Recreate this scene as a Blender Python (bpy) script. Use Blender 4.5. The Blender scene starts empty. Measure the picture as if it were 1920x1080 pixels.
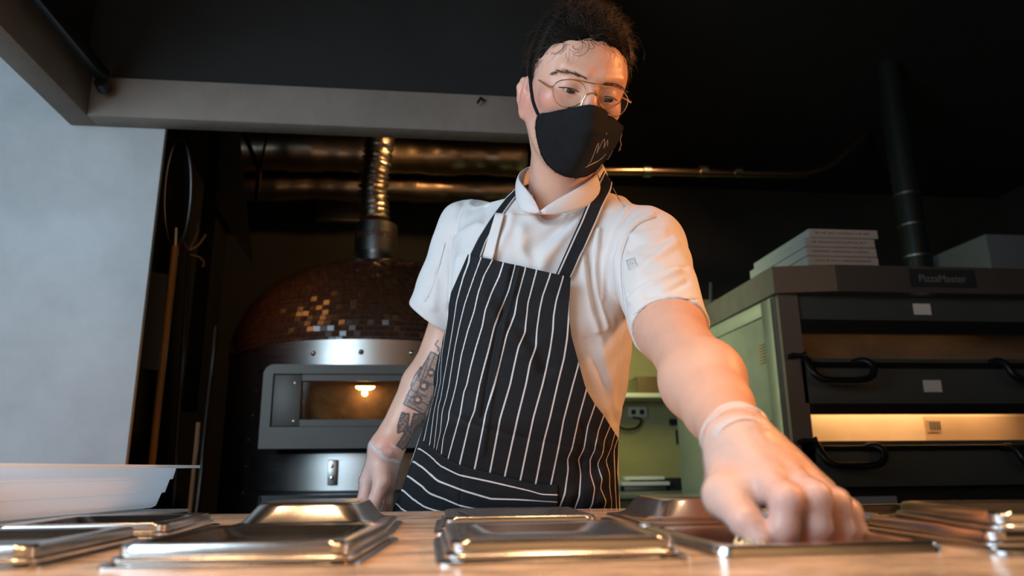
import bpy, bmesh, math, random
import numpy as np
from mathutils import Vector, Matrix, Euler
random.seed(4); RNG = np.random.default_rng(7)
C = bpy.context.scene.collection
SC = bpy.context.scene

# ---------------------------------------------------------------- camera
F = 1340.0
PITCH, YAW, ROLL = [math.radians(a) for a in (14.3, 6.6, 0.63)]
CAM = np.array([0, 0, 0.96])
FW = np.array([math.sin(YAW)*math.cos(PITCH), math.cos(YAW)*math.cos(PITCH), math.sin(PITCH)])
_rt = np.array([math.cos(YAW), -math.sin(YAW), 0.0]); _up = np.cross(_rt, FW)
RT = math.cos(ROLL)*_rt - math.sin(ROLL)*_up
UP = math.sin(ROLL)*_rt + math.cos(ROLL)*_up
cam = bpy.data.objects.new('camera', bpy.data.cameras.new('camera')); C.objects.link(cam)
cam.matrix_world = Matrix(((RT[0], UP[0], -FW[0], CAM[0]), (RT[1], UP[1], -FW[1], CAM[1]),
                           (RT[2], UP[2], -FW[2], CAM[2]), (0, 0, 0, 1)))
cam.data.sensor_width = 36; cam.data.lens = 36*F/1920
cam.data.clip_start = 0.02
cam.data.dof.use_dof = True; cam.data.dof.focus_distance = 1.10; cam.data.dof.aperture_fstop = 4.4
SC.camera = cam

def ray(px, py): return FW + RT*((px-960)/F) - UP*((py-540)/F)
def at(px, py, Y):
    d = ray(px, py); return CAM + d*(Y/d[1])
def atz(px, py, z):
    d = ray(px, py); return CAM + d*((z-CAM[2])/d[2])
def proj(P):
    v = np.asarray(P)-CAM; z = v@FW
    return 960+F*(v@RT)/z, 540-F*(v@UP)/z, z

# ---------------------------------------------------------------- light
W = bpy.data.worlds.new('world'); SC.world = W; W.use_nodes = True
W.node_tree.nodes['Background'].inputs[0].default_value = (0.55, 0.62, 0.7, 1)
W.node_tree.nodes['Background'].inputs[1].default_value = 0.010
SC.view_settings.view_transform = 'Standard'; SC.view_settings.look = 'None'
SC.view_settings.exposure = 0.0; SC.view_settings.gamma = 1.0; SC.view_settings.use_curve_mapping = False
SC.render.film_transparent = False

def area(name, loc, target, sx, sy, power, col, spread=180):
    l = bpy.data.lights.new(name, 'AREA'); l.shape = 'RECTANGLE'; l.size = sx; l.size_y = sy
    l.energy = power; l.color = col; l.spread = math.radians(spread)
    o = bpy.data.objects.new(name, l); C.objects.link(o); o.location = loc
    o.rotation_euler = (Vector(target)-Vector(loc)).to_track_quat('-Z', 'Y').to_euler(); return o
def spot(name, loc, target, power, col, deg, rad=0.05, blend=0.5):
    l = bpy.data.lights.new(name, 'SPOT'); l.energy = power; l.color = col; l.spot_size = math.radians(deg)
    l.spot_blend = blend; l.shadow_soft_size = rad
    o = bpy.data.objects.new(name, l); C.objects.link(o); o.location = loc
    o.rotation_euler = (Vector(target)-Vector(loc)).to_track_quat('-Z', 'Y').to_euler(); return o
DAY = (0.60, 0.80, 1.0); WARM = (1.0, 0.56, 0.27); GREEN = (0.86, 1.0, 0.45)
area('window_daylight', (-1.35, -0.15, 1.70), (0.1, 1.2, 1.2), 1.2, 1.1, 43, DAY)
area('wall_daylight', (-2.3, 0.2, 1.5), (-1.3, 2.1, 1.3), 1.0, 1.2, 12, (0.6, 0.82, 1.0))
spot('pendant_right', (1.55, 0.75, 1.95), (0.33, 0.95, 1.35), 78, (1.0, 0.38, 0.12), 52, 0.07)
for _i, _x in enumerate((-0.62, -0.18, 0.26, 0.70)):
    _l = area('counter_pendant', (_x, 0.42, 2.15), (_x, 0.46, 0.9), 0.20, 0.20, 1.5, (1.0, 0.60, 0.32), 80); _l.data.shape = 'DISK'
spot('pendant_left', (-0.88, 2.32, 1.96), (-0.46, 2.80, 1.50), 7, (1.0, 0.36, 0.09), 50, 0.15)
area('front_wall_fill', (0.6, -0.9, 2.5), (0.5, -2.2, 1.2), 2.2, 0.5, 24, (1.0, 0.66, 0.40), 150)  # added: warms the unseen wall behind the camera for reflections and fill
spot('rear_pipe_fill', (1.25, 3.1, 2.75), (1.1, 4.4, 1.9), 9, (1.0, 0.55, 0.24), 95, 0.05)  # added spot: warm highlight on the copper pipe, brown tone on the wall
spot('duct_fill', (0.25, 3.0, 2.70), (-0.5, 4.0, 1.95), 30, (1.0, 0.52, 0.20), 80, 0.06)  # added, unseen spot that throws warm light on the foil ducts
area('back_kitchen_light', (0.80, 3.35, 1.75), (1.0, 4.2, 1.1), 0.7, 0.3, 1.9, (1.0, 0.98, 0.40), 120)
area('oven_side_fill', (0.50, 2.85, 1.50), (1.25, 2.8, 1.3), 0.5, 0.9, 2.5, (0.95, 1.0, 0.60), 100)  # added panel hidden behind the chef, brightens the deck oven side

# ---------------------------------------------------------------- helpers
def tag(o, label=None, cat=None, group=None, kind=None):
    if label: o['label'] = label
    if cat: o['category'] = cat
    if group: o['group'] = group
    if kind: o['kind'] = kind
    return o
def empty(name, loc, label=None, cat=None, group=None, rz=0):
    o = bpy.data.objects.new(name, None); C.objects.link(o); o.location = loc; o.rotation_euler = (0, 0, rz)
    o.empty_display_size = 0.05
    return tag(o, label, cat, group)
def link(name, me, mat, parent=None, loc=None):
    o = bpy.data.objects.new(name, me); C.objects.link(o)
    if mat and not me.materials: me.materials.append(mat)
    if parent:
        o.parent = parent
        o.matrix_parent_inverse = Matrix.LocRotScale(parent.location, parent.rotation_euler, parent.scale).inverted()
        if parent.parent:
            o.matrix_parent_inverse = Matrix.Identity(4)
            pw = Matrix.LocRotScale(parent.parent.location, parent.parent.rotation_euler, None)
            o.matrix_parent_inverse = (pw @ parent.matrix_parent_inverse @ parent.matrix_basis).inverted()
    if loc is not None: o.location = loc
    return o
class MB:
    """collects shapes given in world coordinates into one mesh"""
    def __init__(s): s.v = []; s.f = []; s.sm = []
    def add(s, vs, fs, smooth=True):
        n = len(s.v); s.v += [tuple(map(float, p)) for p in vs]; s.f += [tuple(i+n for i in f) for f in fs]; s.sm += [smooth]*len(fs); return s
    def box(s, a, b, bev=0, rot=None, piv=None):
        bm = bmesh.new(); bmesh.ops.create_cube(bm, size=1)
        a = Vector(a); b = Vector(b)
        for v in bm.verts: v.co = Vector([(a[i]+b[i])/2 + v.co[i]*(b[i]-a[i]) for i in range(3)])
        if bev: bmesh.ops.bevel(bm, geom=bm.edges[:], offset=bev, segments=2, affect='EDGES', profile=0.5)
        if rot is not None:
            R = Euler(rot).to_matrix(); c = Vector(piv) if piv is not None else (a+b)/2
            for v in bm.verts: v.co = R@(v.co-c)+c
        bm.verts.ensure_lookup_table()
        s.add([v.co[:] for v in bm.verts], [[v.index for v in f.verts] for f in bm.faces], bev > 0); bm.free(); return s
    def tube(s, pts, r, n=10, caps=True):
        pts = [Vector(p) for p in pts]; m = len(pts); rs = r if hasattr(r, '__len__') else [r]*m
        vs = []; t0 = (pts[1]-pts[0]).normalized()
        u = t0.cross(Vector((0, 0, 1)));  u = u.normalized() if u.length > 1e-3 else Vector((1, 0, 0))
        for i in range(m):
            t = (pts[min(i+1, m-1)]-pts[max(i-1, 0)]).normalized()
            u = (u - t*u.dot(t)).normalized(); w = t.cross(u)
            for k in range(n):
                a = 2*math.pi*k/n; vs.append(pts[i]+(u*math.cos(a)+w*math.sin(a))*rs[i])
        fs = [(i*n+k, i*n+(k+1) % n, (i+1)*n+(k+1) % n, (i+1)*n+k) for i in range(m-1) for k in range(n)]
        if caps: fs += [tuple(range(n))[::-1], tuple(range((m-1)*n, m*n))]
        return s.add(vs, fs)
    def lathe(s, prof, c=(0, 0, 0), n=48, a0=0, a1=2*math.pi, close=True, R=None):
        full = abs(a1-a0-2*math.pi) < 1e-6; cnt = n if full else n+1; vs = []
        for r, z in prof:
            for k in range(cnt):
                a = a0+(a1-a0)*k/n; p = Vector((r*math.cos(a), r*math.sin(a), z))
                if R is not None: p = R@p
                vs.append(p+Vector(c))
        fs = []
        for i in range(len(prof)-1):
            for k in range(n):
                k2 = (k+1) % cnt; fs.append((i*cnt+k, i*cnt+k2, (i+1)*cnt+k2, (i+1)*cnt+k))
        return s.add(vs, fs)
    def prism(s, poly, ext):
        """poly: 3D points (planar), ext: extrusion vector"""
        n = len(poly); e = Vector(ext); vs = [Vector(p) for p in poly]+[Vector(p)+e for p in poly]
        fs = [tuple(range(n)), tuple(range(n, 2*n))[::-1]]+[(i, (i+1) % n+0, (i+1) % n+n, i+n)[::-1] for i in range(n)]
        return s.add(vs, fs, False)
    def build(s, name, mat, parent=None):
        me = bpy.data.meshes.new(name); me.from_pydata(s.v, [], s.f)
        me.polygons.foreach_set('use_smooth', s.sm); me.update()
        bm = bmesh.new(); bm.from_mesh(me); bmesh.ops.recalc_face_normals(bm, faces=bm.faces); bm.to_mesh(me); bm.free()
        if any(s.sm) :
            try: me.set_sharp_from_angle(angle=math.radians(40))
            except Exception: pass
        return link(name, me, mat, parent)
def struct(name, mb, mat): return tag(mb.build(name, mat), kind='structure')

# ---------------------------------------------------------------- materials
def M(name, col, rough=0.5, metal=0.0, var=0.0, vscale=5.0, bump=0.0, bscale=60.0, rvar=0.0, stretch=(1, 1, 1), **kw):
    m = bpy.data.materials.new(name); m.use_nodes = True; nt = m.node_tree; b = nt.nodes['Principled BSDF']
    b.inputs['Base Color'].default_value = (*col, 1); b.inputs['Roughness'].default_value = rough; b.inputs['Metallic'].default_value = metal
    for k, v in kw.items(): b.inputs[k.replace('_', ' ')].default_value = v
    if var or bump or rvar:
        tc = nt.nodes.new('ShaderNodeTexCoord'); mp = nt.nodes.new('ShaderNodeMapping'); mp.inputs['Scale'].default_value = stretch
        nt.links.new(tc.outputs['Object'], mp.inputs[0])
    if var:
        n = nt.nodes.new('ShaderNodeTexNoise'); n.inputs['Scale'].default_value = vscale; n.inputs['Detail'].default_value = 6; n.inputs['Roughness'].default_value = 0.65
        r = nt.nodes.new('ShaderNodeValToRGB'); r.color_ramp.elements[0].position = 0.3; r.color_ramp.elements[1].position = 0.7
        r.color_ramp.elements[0].color = (*[max(0, c*(1-var)) for c in col], 1); r.color_ramp.elements[1].color = (*[min(1, c*(1+var)) for c in col], 1)
        nt.links.new(mp.outputs[0], n.inputs[0]); nt.links.new(n.outputs[0], r.inputs[0]); nt.links.new(r.outputs[0], b.inputs['Base Color'])
    if rvar:
        n = nt.nodes.new('ShaderNodeTexNoise'); n.inputs['Scale'].default_value = vscale*3; n.inputs['Detail'].default_value = 5
        q = nt.nodes.new('ShaderNodeMapRange'); q.inputs[3].default_value = max(0.02, rough-rvar); q.inputs[4].default_value = rough+rvar
        nt.links.new(mp.outputs[0], n.inputs[0]); nt.links.new(n.outputs[0], q.inputs[0]); nt.links.new(q.outputs[0], b.inputs['Roughness'])
    if bump:
        n = nt.nodes.new('ShaderNodeTexNoise'); n.inputs['Scale'].default_value = bscale; n.inputs['Detail'].default_value = 5
        bp = nt.nodes.new('ShaderNodeBump'); bp.inputs['Strength'].default_value = bump; bp.inputs['Distance'].default_value = 0.01
        nt.links.new(mp.outputs[0], n.inputs[0]); nt.links.new(n.outputs[0], bp.inputs['Height']); nt.links.new(bp.outputs[0], b.inputs['Normal'])
    return m
def emit(name, col, s):
    m = M(name, col); b = m.node_tree.nodes['Principled BSDF']
    b.inputs['Emission Color'].default_value = (*col, 1); b.inputs['Emission Strength'].default_value = s; return m
mt_concrete = M('grey_concrete', (0.42, 0.44, 0.44), 0.75, var=0.16, vscale=2.6, bump=0.25, bscale=14, rvar=0.1)
mt_beam = M('beam_concrete', (0.20, 0.17, 0.14), 0.8, var=0.2, vscale=3.5, bump=0.3, bscale=22)
mt_black = M('black_paint', (0.012, 0.013, 0.012), 0.85, var=0.3, vscale=3, bump=0.1)
mt_darkwall = M('dark_plaster', (0.030, 0.030, 0.024), 0.9, var=0.2, vscale=2, bump=0.15)
mt_blackmetal = M('black_enamel', (0.012, 0.013, 0.013), 0.35, 0.3, rvar=0.1)
mt_steel = M('polished_steel', (0.64, 0.61, 0.57), 0.22, 1.0, rvar=0.06, vscale=8, bump=0.03, bscale=30)
mt_brushed = M('brushed_steel', (0.46, 0.45, 0.42), 0.34, 1.0, rvar=0.08, vscale=4, bump=0.05, bscale=40, stretch=(1, 1, 25))
mt_dimsteel = M('dull_steel', (0.20, 0.19, 0.17), 0.42, 0.8, var=0.1, rvar=0.08, bump=0.04, bscale=30)
mt_doorgrey = M('grey_door_paint', (0.085, 0.075, 0.062), 0.5, 0.35, var=0.08, bump=0.03)
mt_darkpanel = M('dark_oven_panel', (0.068, 0.078, 0.070), 0.45, 0.2, var=0.12, rvar=0.05)
mt_foil = M('crumpled_foil', (0.50, 0.40, 0.28), 0.34, 1.0, bump=1.0, bscale=4)
mt_flex = M('flex_duct_foil', (0.62, 0.57, 0.50), 0.28, 1.0, bump=0.5, bscale=45)
mt_wood = M('orange_wood', (0.50, 0.22, 0.05), 0.35, var=0.3, vscale=20, stretch=(1, 1, 0.1))
mt_dimcard = M('cardboard', (0.42, 0.33, 0.26), 0.8, var=0.06, bump=0.05)  # box fronts: card colour darkened and warmed to suit the dim light
mt_dimside = M('dimmed_side_card', (0.30, 0.33, 0.31), 0.8, var=0.05)  # box sides: shade put into the colour, darker and greener than the fronts
mt_white = M('white_label', (0.75, 0.70, 0.65), 0.6)
mt_ink = M('dark_ink', (0.05, 0.035, 0.03), 0.7)
mt_greenwall = M('pale_green_wall', (0.40, 0.37, 0.17), 0.6, var=0.1, vscale=6, bump=0.05)
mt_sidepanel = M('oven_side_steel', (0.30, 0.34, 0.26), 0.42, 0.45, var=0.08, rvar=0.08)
mt_plastic = M('frosted_plastic', (0.86, 0.90, 0.92), 0.35)
_n = mt_plastic.node_tree; _tl = _n.nodes.new('ShaderNodeBsdfTranslucent'); _tl.inputs[0].default_value = (0.88, 0.92, 0.95, 1); _tr = _n.nodes.new('ShaderNodeBsdfTransparent'); _mx = _n.nodes.new('ShaderNodeMixShader'); _m2 = _n.nodes.new('ShaderNodeMixShader')
_n.links.new(_n.nodes['Principled BSDF'].outputs[0], _mx.inputs[1]); _n.links.new(_tl.outputs[0], _mx.inputs[2]); _mx.inputs[0].default_value = 0.50
_n.links.new(_mx.outputs[0], _m2.inputs[1]); _n.links.new(_tr.outputs[0], _m2.inputs[2]); _m2.inputs[0].default_value = 0.07; _n.links.new(_m2.outputs[0], _n.nodes['Material Output'].inputs[0])
mt_dough = M('dough', (0.80, 0.58, 0.40), 0.6, bump=0.1)
mt_cream = M('cream_crumbs', (0.85, 0.72, 0.42), 0.5, var=0.15, vscale=60)
mt_meat = M('pink_topping', (0.50, 0.16, 0.10), 0.4, var=0.4, vscale=90, bump=0.3)
mt_bronze = M('dark_pan_steel', (0.35, 0.28, 0.22), 0.25, 1.0, rvar=0.06)

# ---------------------------------------------------------------- setting
struct('floor', MB().box((-4, -2.2, -0.1), (5, 5.2, 0)), M('dark_floor_tiles', (0.05, 0.05, 0.05), 0.4, var=0.2))
struct('ceiling', MB().box((-4, -2.2, 2.9), (5, 5.2, 3.0)), mt_black)
struct('wall_left', MB().box((-4, -2.2, 0), (-3.9, 5.2, 2.9)), mt_darkwall)
struct('wall_right', MB().box((4.2, -2.2, 0), (4.3, 5.2, 2.9)), mt_darkwall)
struct('wall_front', MB().box((-4, -2.3, 0), (5, -2.2, 2.9)), M('warm_cream_plaster', (0.75, 0.58, 0.40), 0.8, var=0.25, vscale=1.5))
struct('wall_back', MB().box((-4, 4.6, 0), (5, 4.7, 2.9)), mt_darkwall)
# concrete pier and the concrete beams framing the opening
YW = 2.07
struct('wall_pier', MB().box((-2.6, YW, 0), (-0.805, YW+0.02, 2.42), 0.004), mt_concrete)
struct('wall_niche', MB().box((-1.40, YW+0.02, 0), (-1.33, 4.6, 2.9)), mt_black)
struct('wall_upper', MB().box((-1.03, 2.02, 2.092), (0.42, 2.05, 2.9)), mt_black)
struct('wall_upper_left', MB().box((-1.06, -0.6, 2.10), (-1.03, 2.02, 2.9)), mt_black)
struct('trim_1', MB().box((-1.0, 2.0, 1.965), (0.42, YW, 2.092), 0.005), mt_beam)
struct('trim_2', MB().box((-1.075, -0.6, 1.965), (-0.998, YW-0.001, 2.10), 0.005), mt_beam)
# black curtain rail running along the left beam
t = empty('ceiling_rail', at(195, 155, 1.96), 'black steel rail running along the inside of the left concrete beam', 'rail')
a, b = at(195, 152, 1.96), at(45, -6, 1.3)
b = np.array([a[0], 0.9, a[2]+0.0])
MB().box((a[0]-0.012, 0.7, a[2]-0.008), (a[0]+0.014, 1.96, a[2]+0.03), 0.003).build('track', mt_blackmetal, t)
MB().tube([a+[0, -0.02, -0.012], a+[0, 0.012, -0.02]], 0.019, 14).build('end_knob', mt_blackmetal, t)
h = at(901, 188, 1.985)
t = empty('beam_hook', h, 'small black hook on the face of the back concrete beam', 'hook')
MB().tube([h+[0.012, 0.012, 0.006], h+[0, -0.004, 0.006], h+[-0.004, -0.008, -0.004], h+[-0.010, -0.006, -0.014]], 0.004, 8).build('hook_wire', mt_blackmetal, t)
# counter slab with one opening for the open pan
mt_counter = M('brown_worktop', (0.64, 0.46, 0.31), 0.15, var=0.52, vscale=22, rvar=0.08, bump=0.12, bscale=160, stretch=(0.5, 1.3, 1))
def yfar(x): return 1.166-0.061*x
CUT = (0.206, 0.356, 0.505, 0.668)      # x0,x1,y0,y1 of the opening
def counter():
    xs = [-1.6, CUT[0], CUT[1], 1.7]; ys = [-0.35, CUT[2], CUT[3], None]; bm = bmesh.new(); g = {}
    for i, x in enumerate(xs):
        for j, y in enumerate(ys): g[i, j] = bm.verts.new((x, yfar(x) if y is None else y, 0.9))
    fs = [bm.faces.new((g[i, j], g[i+1, j], g[i+1, j+1], g[i, j+1])) for i in range(3) for j in range(3) if (i, j) != (1, 1)]
    r = bmesh.ops.extrude_face_region(bm, geom=fs)
    bmesh.ops.translate(bm, verts=[v for v in r['geom'] if isinstance(v, bmesh.types.BMVert)], vec=(0, 0, -0.04))
    bmesh.ops.recalc_face_normals(bm, faces=bm.faces)
    me = bpy.data.meshes.new('worktop'); bm.to_mesh(me); bm.free(); return me
t = empty('prep_counter', (0, 0.4, 0), 'brown glossy prep counter with steel pan lids set across it', 'counter')
link('worktop', counter(), mt_counter, t)
MB().box((-1.58, -0.30, 0.08), (1.6, 0.44, 0.86)).box((-1.58, 0.73, 0.08), (1.6, 0.98, 0.86)).box((-1.5, -0.25, 0), (1.5, 0.92, 0.08)).build('cabinet_base', mt_dimsteel, t)
# ---------------------------------------------------------------- round pizza oven
def text_mesh(s, size, ext=0.001):
    cu = bpy.data.curves.new('t', 'FONT'); cu.body = s; cu.size = size; cu.extrude = ext; cu.align_x = 'CENTER'; cu.align_y = 'CENTER'
    o = bpy.data.objects.new('t', cu); C.objects.link(o)
    dg = bpy.context.evaluated_depsgraph_get(); dg.update()
    me = bpy.data.meshes.new_from_object(o.evaluated_get(dg)); bpy.data.objects.remove(o)
    v = [tuple(x.co) for x in me.vertices]; f = [tuple(p.vertices) for p in me.polygons]; return v, f
def text_mb(s, size, c, right=(1, 0, 0), up=(0, 0, 1), ext=0.001, bend=None):
    v, f = text_mesh(s, size, ext); c, r, u = Vector(c), Vector(right), Vector(up); n = r.cross(u); mb = MB()
    if bend:                # wrap round a vertical cylinder: bend = (cx, cy, R, angle of the middle)
        cx, cy, R, a0 = bend; vs = []
        for x, y, z in v:
            a = a0+x/R; vs.append((cx+(R+z)*math.cos(a), cy+(R+z)*math.sin(a), c.z+y))
        return mb.add(vs, f, False)
    return mb.add([c+r*x+u*y+n*z for x, y, z in v], f, False)

OC = np.array([0, 3.25, 0]); OC[0] = at(690, 640, 3.25)[0]*1.0; R0 = 0.63
_f = at(690, 660, 3.25-R0); OC[0] = _f[0]
oven = empty('round_pizza_oven', (OC[0], OC[1], 0), 'round domed pizza oven covered in small brown mosaic tiles', 'oven')
def zfront(py): return at(690, py, 3.25-R0)[2]
zb_top, zb_bot = zfront(637), zfront(686)
z_door_t, z_door_b, z_low_t, z_low_b = zfront(692), zfront(842), zfront(850), zfront(919)
mt_shell = M('black_oven_shell', (0.015, 0.014, 0.012), 0.5, var=0.3)
mt_tile = M('mosaic_tile', (0.050, 0.020, 0.009), 0.19)
def mosaic():
    """tiles laid in brick courses over the dome, each a little box; one mesh, the pattern of the dome skin"""
    mb = MB(); gz = zfront(637)-0.01; H = 0.45
    # dome profile r(t), z(t)
    def prof(s):
        a = s*math.pi/2
        return (R0*math.cos(a)**0.8+0.005 if a < math.pi/2-0.01 else 0.0), gz+H*math.sin(a)
    ss = np.linspace(0, 1, 400); P = np.array([prof(s) for s in ss]); L = np.concatenate([[0], np.cumsum(np.hypot(*np.diff(P, axis=0).T))])
    pitch = 0.0215; n = int(L[-1]/pitch); rows = []
    for i in range(n):
        l0, l1 = i*pitch+0.0015, (i+1)*pitch-0.0015
        r0, z0 = np.interp(l0, L, P[:, 0]), np.interp(l0, L, P[:, 1]); r1, z1 = np.interp(l1, L, P[:, 0]), np.interp(l1, L, P[:, 1])
        if r1 < 0.13: break
        k = max(10, int(2*math.pi*r0/0.0265)); g = 0.0015/r0; off = (i % 2)*0.5
        th = 0.004; nx, nz = (z1-z0), (r0-r1); q = math.hypot(nx, nz); nx /= q; nz /= q
        for j in range(k):
            a0 = 2*math.pi*(j+off)/k+g; a1 = 2*math.pi*(j+1+off)/k-g
            am = (a0+a1)/2
            if math.sin(am) > 0.45: continue          # the far side cannot be seen
            tl, tr = RNG.normal(0, 0.0011, 2); vs = []
            for (r, z, sg) in ((r0, z0, -1), (r1, z1, 1)):
                for a, sh in ((a0, -1), (a1, 1)):
                    for o in (0, 1):
                        d = th*o+(tl*sg+tr*sh if o else 0); rr = r+nx*d
                        vs.append((OC[0]+rr*math.cos(a), OC[1]+rr*math.sin(a), z+nz*d))
            mb.add(vs, [(1, 3, 7, 5), (0, 1, 5, 4), (2, 6, 7, 3), (0, 2, 3, 1), (4, 5, 7, 6)], False)
    return mb, P
mbt, P = mosaic()
sh = MB().lathe([(p[0], p[1]) for p in P[::8]]+[(0.0, P[-1][1])], (OC[0], OC[1], 0), 96).build('dome_shell', M('tile_grout', (0.07, 0.055, 0.045), 0.85), oven)
mbt.build('mosaic_tiles', mt_tile, oven)
# body below the dome
MB().lathe([(0.0, 0.0), (R0-0.05, 0.0), (R0-0.05, 0.06), (R0, 0.08), (R0, zb_top-0.005), (R0-0.08, zb_top+0.002)], (OC[0], OC[1], 0), 96).build('drum_body', mt_shell, oven)
for a_, zz in [(math.radians(232), at(455, 690, 2.8)[2]), (math.radians(228), at(447, 735, 2.8)[2]), (math.radians(227), at(445, 780, 2.8)[2]), (math.radians(226), at(440, 825, 2.8)[2]), (math.radians(225.5), at(435, 875, 2.8)[2]), (math.radians(225), at(432, 925, 2.8)[2])]:
    MB().lathe([(0.0, 0.006), (0.004, 0.005), (0.006, 0.0)], (OC[0]+(R0)*math.cos(a_), OC[1]+R0*math.sin(a_), zz), 10, R=Euler((math.pi/2, 0, a_+math.pi/2)).to_matrix()).build('rivet', mt_brushed, oven)
A0, A1 = math.radians(270-41), math.radians(270+41)
def arc(r0, r1, z0, z1, a0=A0, a1=A1, n=40):
    return [(r0, z0), (r1, z0), (r1, z1), (r0, z1), (r0, z0)]
MB().lathe(arc(R0, R0+0.012, zb_bot, zb_top), (OC[0], OC[1], 0), 48, A0, A1).build('steel_band', mt_brushed, oven)
for px in (583, 678, 772):
    p = at(px, 661, 2.62); a_ = math.atan2(p[1]-OC[1], p[0]-OC[0])
    MB().lathe([(0.0, 0.008), (0.005, 0.007), (0.009, 0.003), (0.010, 0.0)], (OC[0]+(R0+0.012)*math.cos(a_), OC[1]+(R0+0.012)*math.sin(a_), p[2]), 14, R=Euler((math.pi/2, 0, a_+math.pi/2)).to_matrix()).build('band_screw', mt_steel, oven)
MB().lathe(arc(R0, R0+0.006, z_low_b, z_low_t), (OC[0], OC[1], 0), 48, A0, A1).build('lower_panel', mt_brushed, oven)
YD = 3.25-R0-0.012
x0, x1 = at(502, 760, YD)[0], at(880, 760, YD)[0]
def plate_holes(mb, x0, x1, z0, z1, wx0, wx1, wz0, wz1, y0, y1):
    mb.box((x0, y0, z0), (wx0, y1, z1), 0.003).box((wx1, y0, z0), (x1, y1, z1), 0.003).box((wx0, y0, z0), (wx1, y1, wz0)).box((wx0, y0, wz1), (wx1, y1, z1)); return mb
wx0, wx1 = at(572, 760, YD)[0], at(812, 760, YD)[0]; wz0, wz1 = at(690, 790, YD)[2], at(690, 720, YD)[2]
door = None
def rr(x0, x1, z0, z1, r, n=8):
    out = []
    for cx, cz, a in ((x1-r, z1-r, 0), (x0+r, z1-r, 90), (x0+r, z0, 180), (x1-r, z0, 270)):
        rr_ = r if a < 180 else 0.0
        if rr_ == 0: out.append((x0 if a == 180 else x1, cz)); continue
        for k in range(n+1):
            q = math.radians(a+90*k/n); out.append((cx+r*math.cos(q), cz+r*math.sin(q)))
    return out
def frame_between(outer, inner, y0, y1):
    """ring between two outlines with the same number of points"""
    n = len(outer); mb = MB(); vs = []
    for o in (outer, inner):
        for y in (y0, y1): vs += [(x, y, z) for x, z in o]
    fs = []
    for i in range(n):
        j = (i+1) % n
        fs += [(i, j, 2*n+j, 2*n+i), (n+i, 3*n+i, 3*n+j, n+j), (i, n+i, n+j, j), (2*n+i, 2*n+j, 3*n+j, 3*n+i)]
    return mb.add(vs, fs, False)
dx0, dx1 = at(520, 760, YD)[0], at(864, 760, YD)[0]; dz0, dz1 = at(690, 803, YD)[2], at(690, 708, YD)[2]
door = frame_between(rr(x0, x1, z_door_b, z_door_t, 0.035), rr(dx0, dx1, dz0, dz1, 0.001), YD-0.10, YD).build('door_frame', mt_doorgrey, oven)
pl = plate_holes(MB(), dx0+0.002, dx1-0.002, dz0+0.002, dz1-0.002, wx0, wx1, wz0, wz1, YD-0.092, YD-0.06).build('door_panel', mt_doorgrey, oven)
for px, py in ((554, 718), (551, 790), (838, 718), (841, 790)):
    p = at(px, py, YD-0.092)
    MB().lathe([(0.0, 0.005), (0.004, 0.004), (0.006, 0.0)], p, 12, R=Euler((math.pi/2, 0, 0)).to_matrix()).build('door_screw', mt_steel, pl)
mt_glass = M('oven_glass', (1.0, 0.86, 0.62), 0.05, Transmission_Weight=1.0, IOR=1.2)
MB().box((wx0-0.004, YD-0.074, wz0-0.004), (wx1+0.004, YD-0.069, wz1+0.004)).build('door_window', mt_glass, oven)
# firebrick chamber with its lamp
mt_brick = M('shade_dark_firebrick', (0.07, 0.038, 0.018), 0.8, var=0.6, vscale=14, bump=0.3)  # brick colour darkened to stand in for the shade of a deep chamber
cx0, cx1, cz0, cz1, cy1 = wx0-0.03, wx1+0.03, wz0-0.03, wz1+0.05, 2.59
ch = MB().box((cx0, YD-0.055, cz0), (cx1, YD-0.005, cz0+0.01)).box((cx0, YD-0.055, cz1), (cx1, YD-0.005, cz1+0.01)).box((cx0-0.01, YD-0.055, cz0), (cx0, YD-0.005, cz1)).box((cx1, YD-0.055, cz0), (cx1+0.01, YD-0.005, cz1)).box((cx0, YD-0.008, cz0), (cx1, YD-0.003, cz1))
ch.build('fire_chamber', mt_brick, oven)
lp = at(685, 723, YD-0.04)
lo = MB().lathe([(0.0, 0.0), (0.055, -0.001), (0.060, -0.004), (0.034, -0.003)], lp, 24).build('lamp_reflector', M('copper_reflector', (0.8, 0.4, 0.15), 0.3, 1.0), oven)
for v in lo.data.vertices: v.co.y = lp[1]+(v.co.y-lp[1])*0.35
lo2 = MB().lathe([(0.034, -0.003), (0.031, -0.010), (0.020, -0.015), (0.0, -0.017)], lp, 24).build('lamp_bulb', emit('lamp_glow', (1.0, 0.75, 0.42), 14), oven)
for v in lo2.data.vertices: v.co.y = lp[1]+(v.co.y-lp[1])*0.4
l = bpy.data.lights.new('oven_lamp_light', 'POINT'); l.energy = 0.35; l.color = (1, 0.55, 0.2); l.shadow_soft_size = 0.012
o = bpy.data.objects.new('oven_lamp_light', l); C.objects.link(o); o.location = (lp[0], YD-0.05, lp[2]-0.028)
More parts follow.
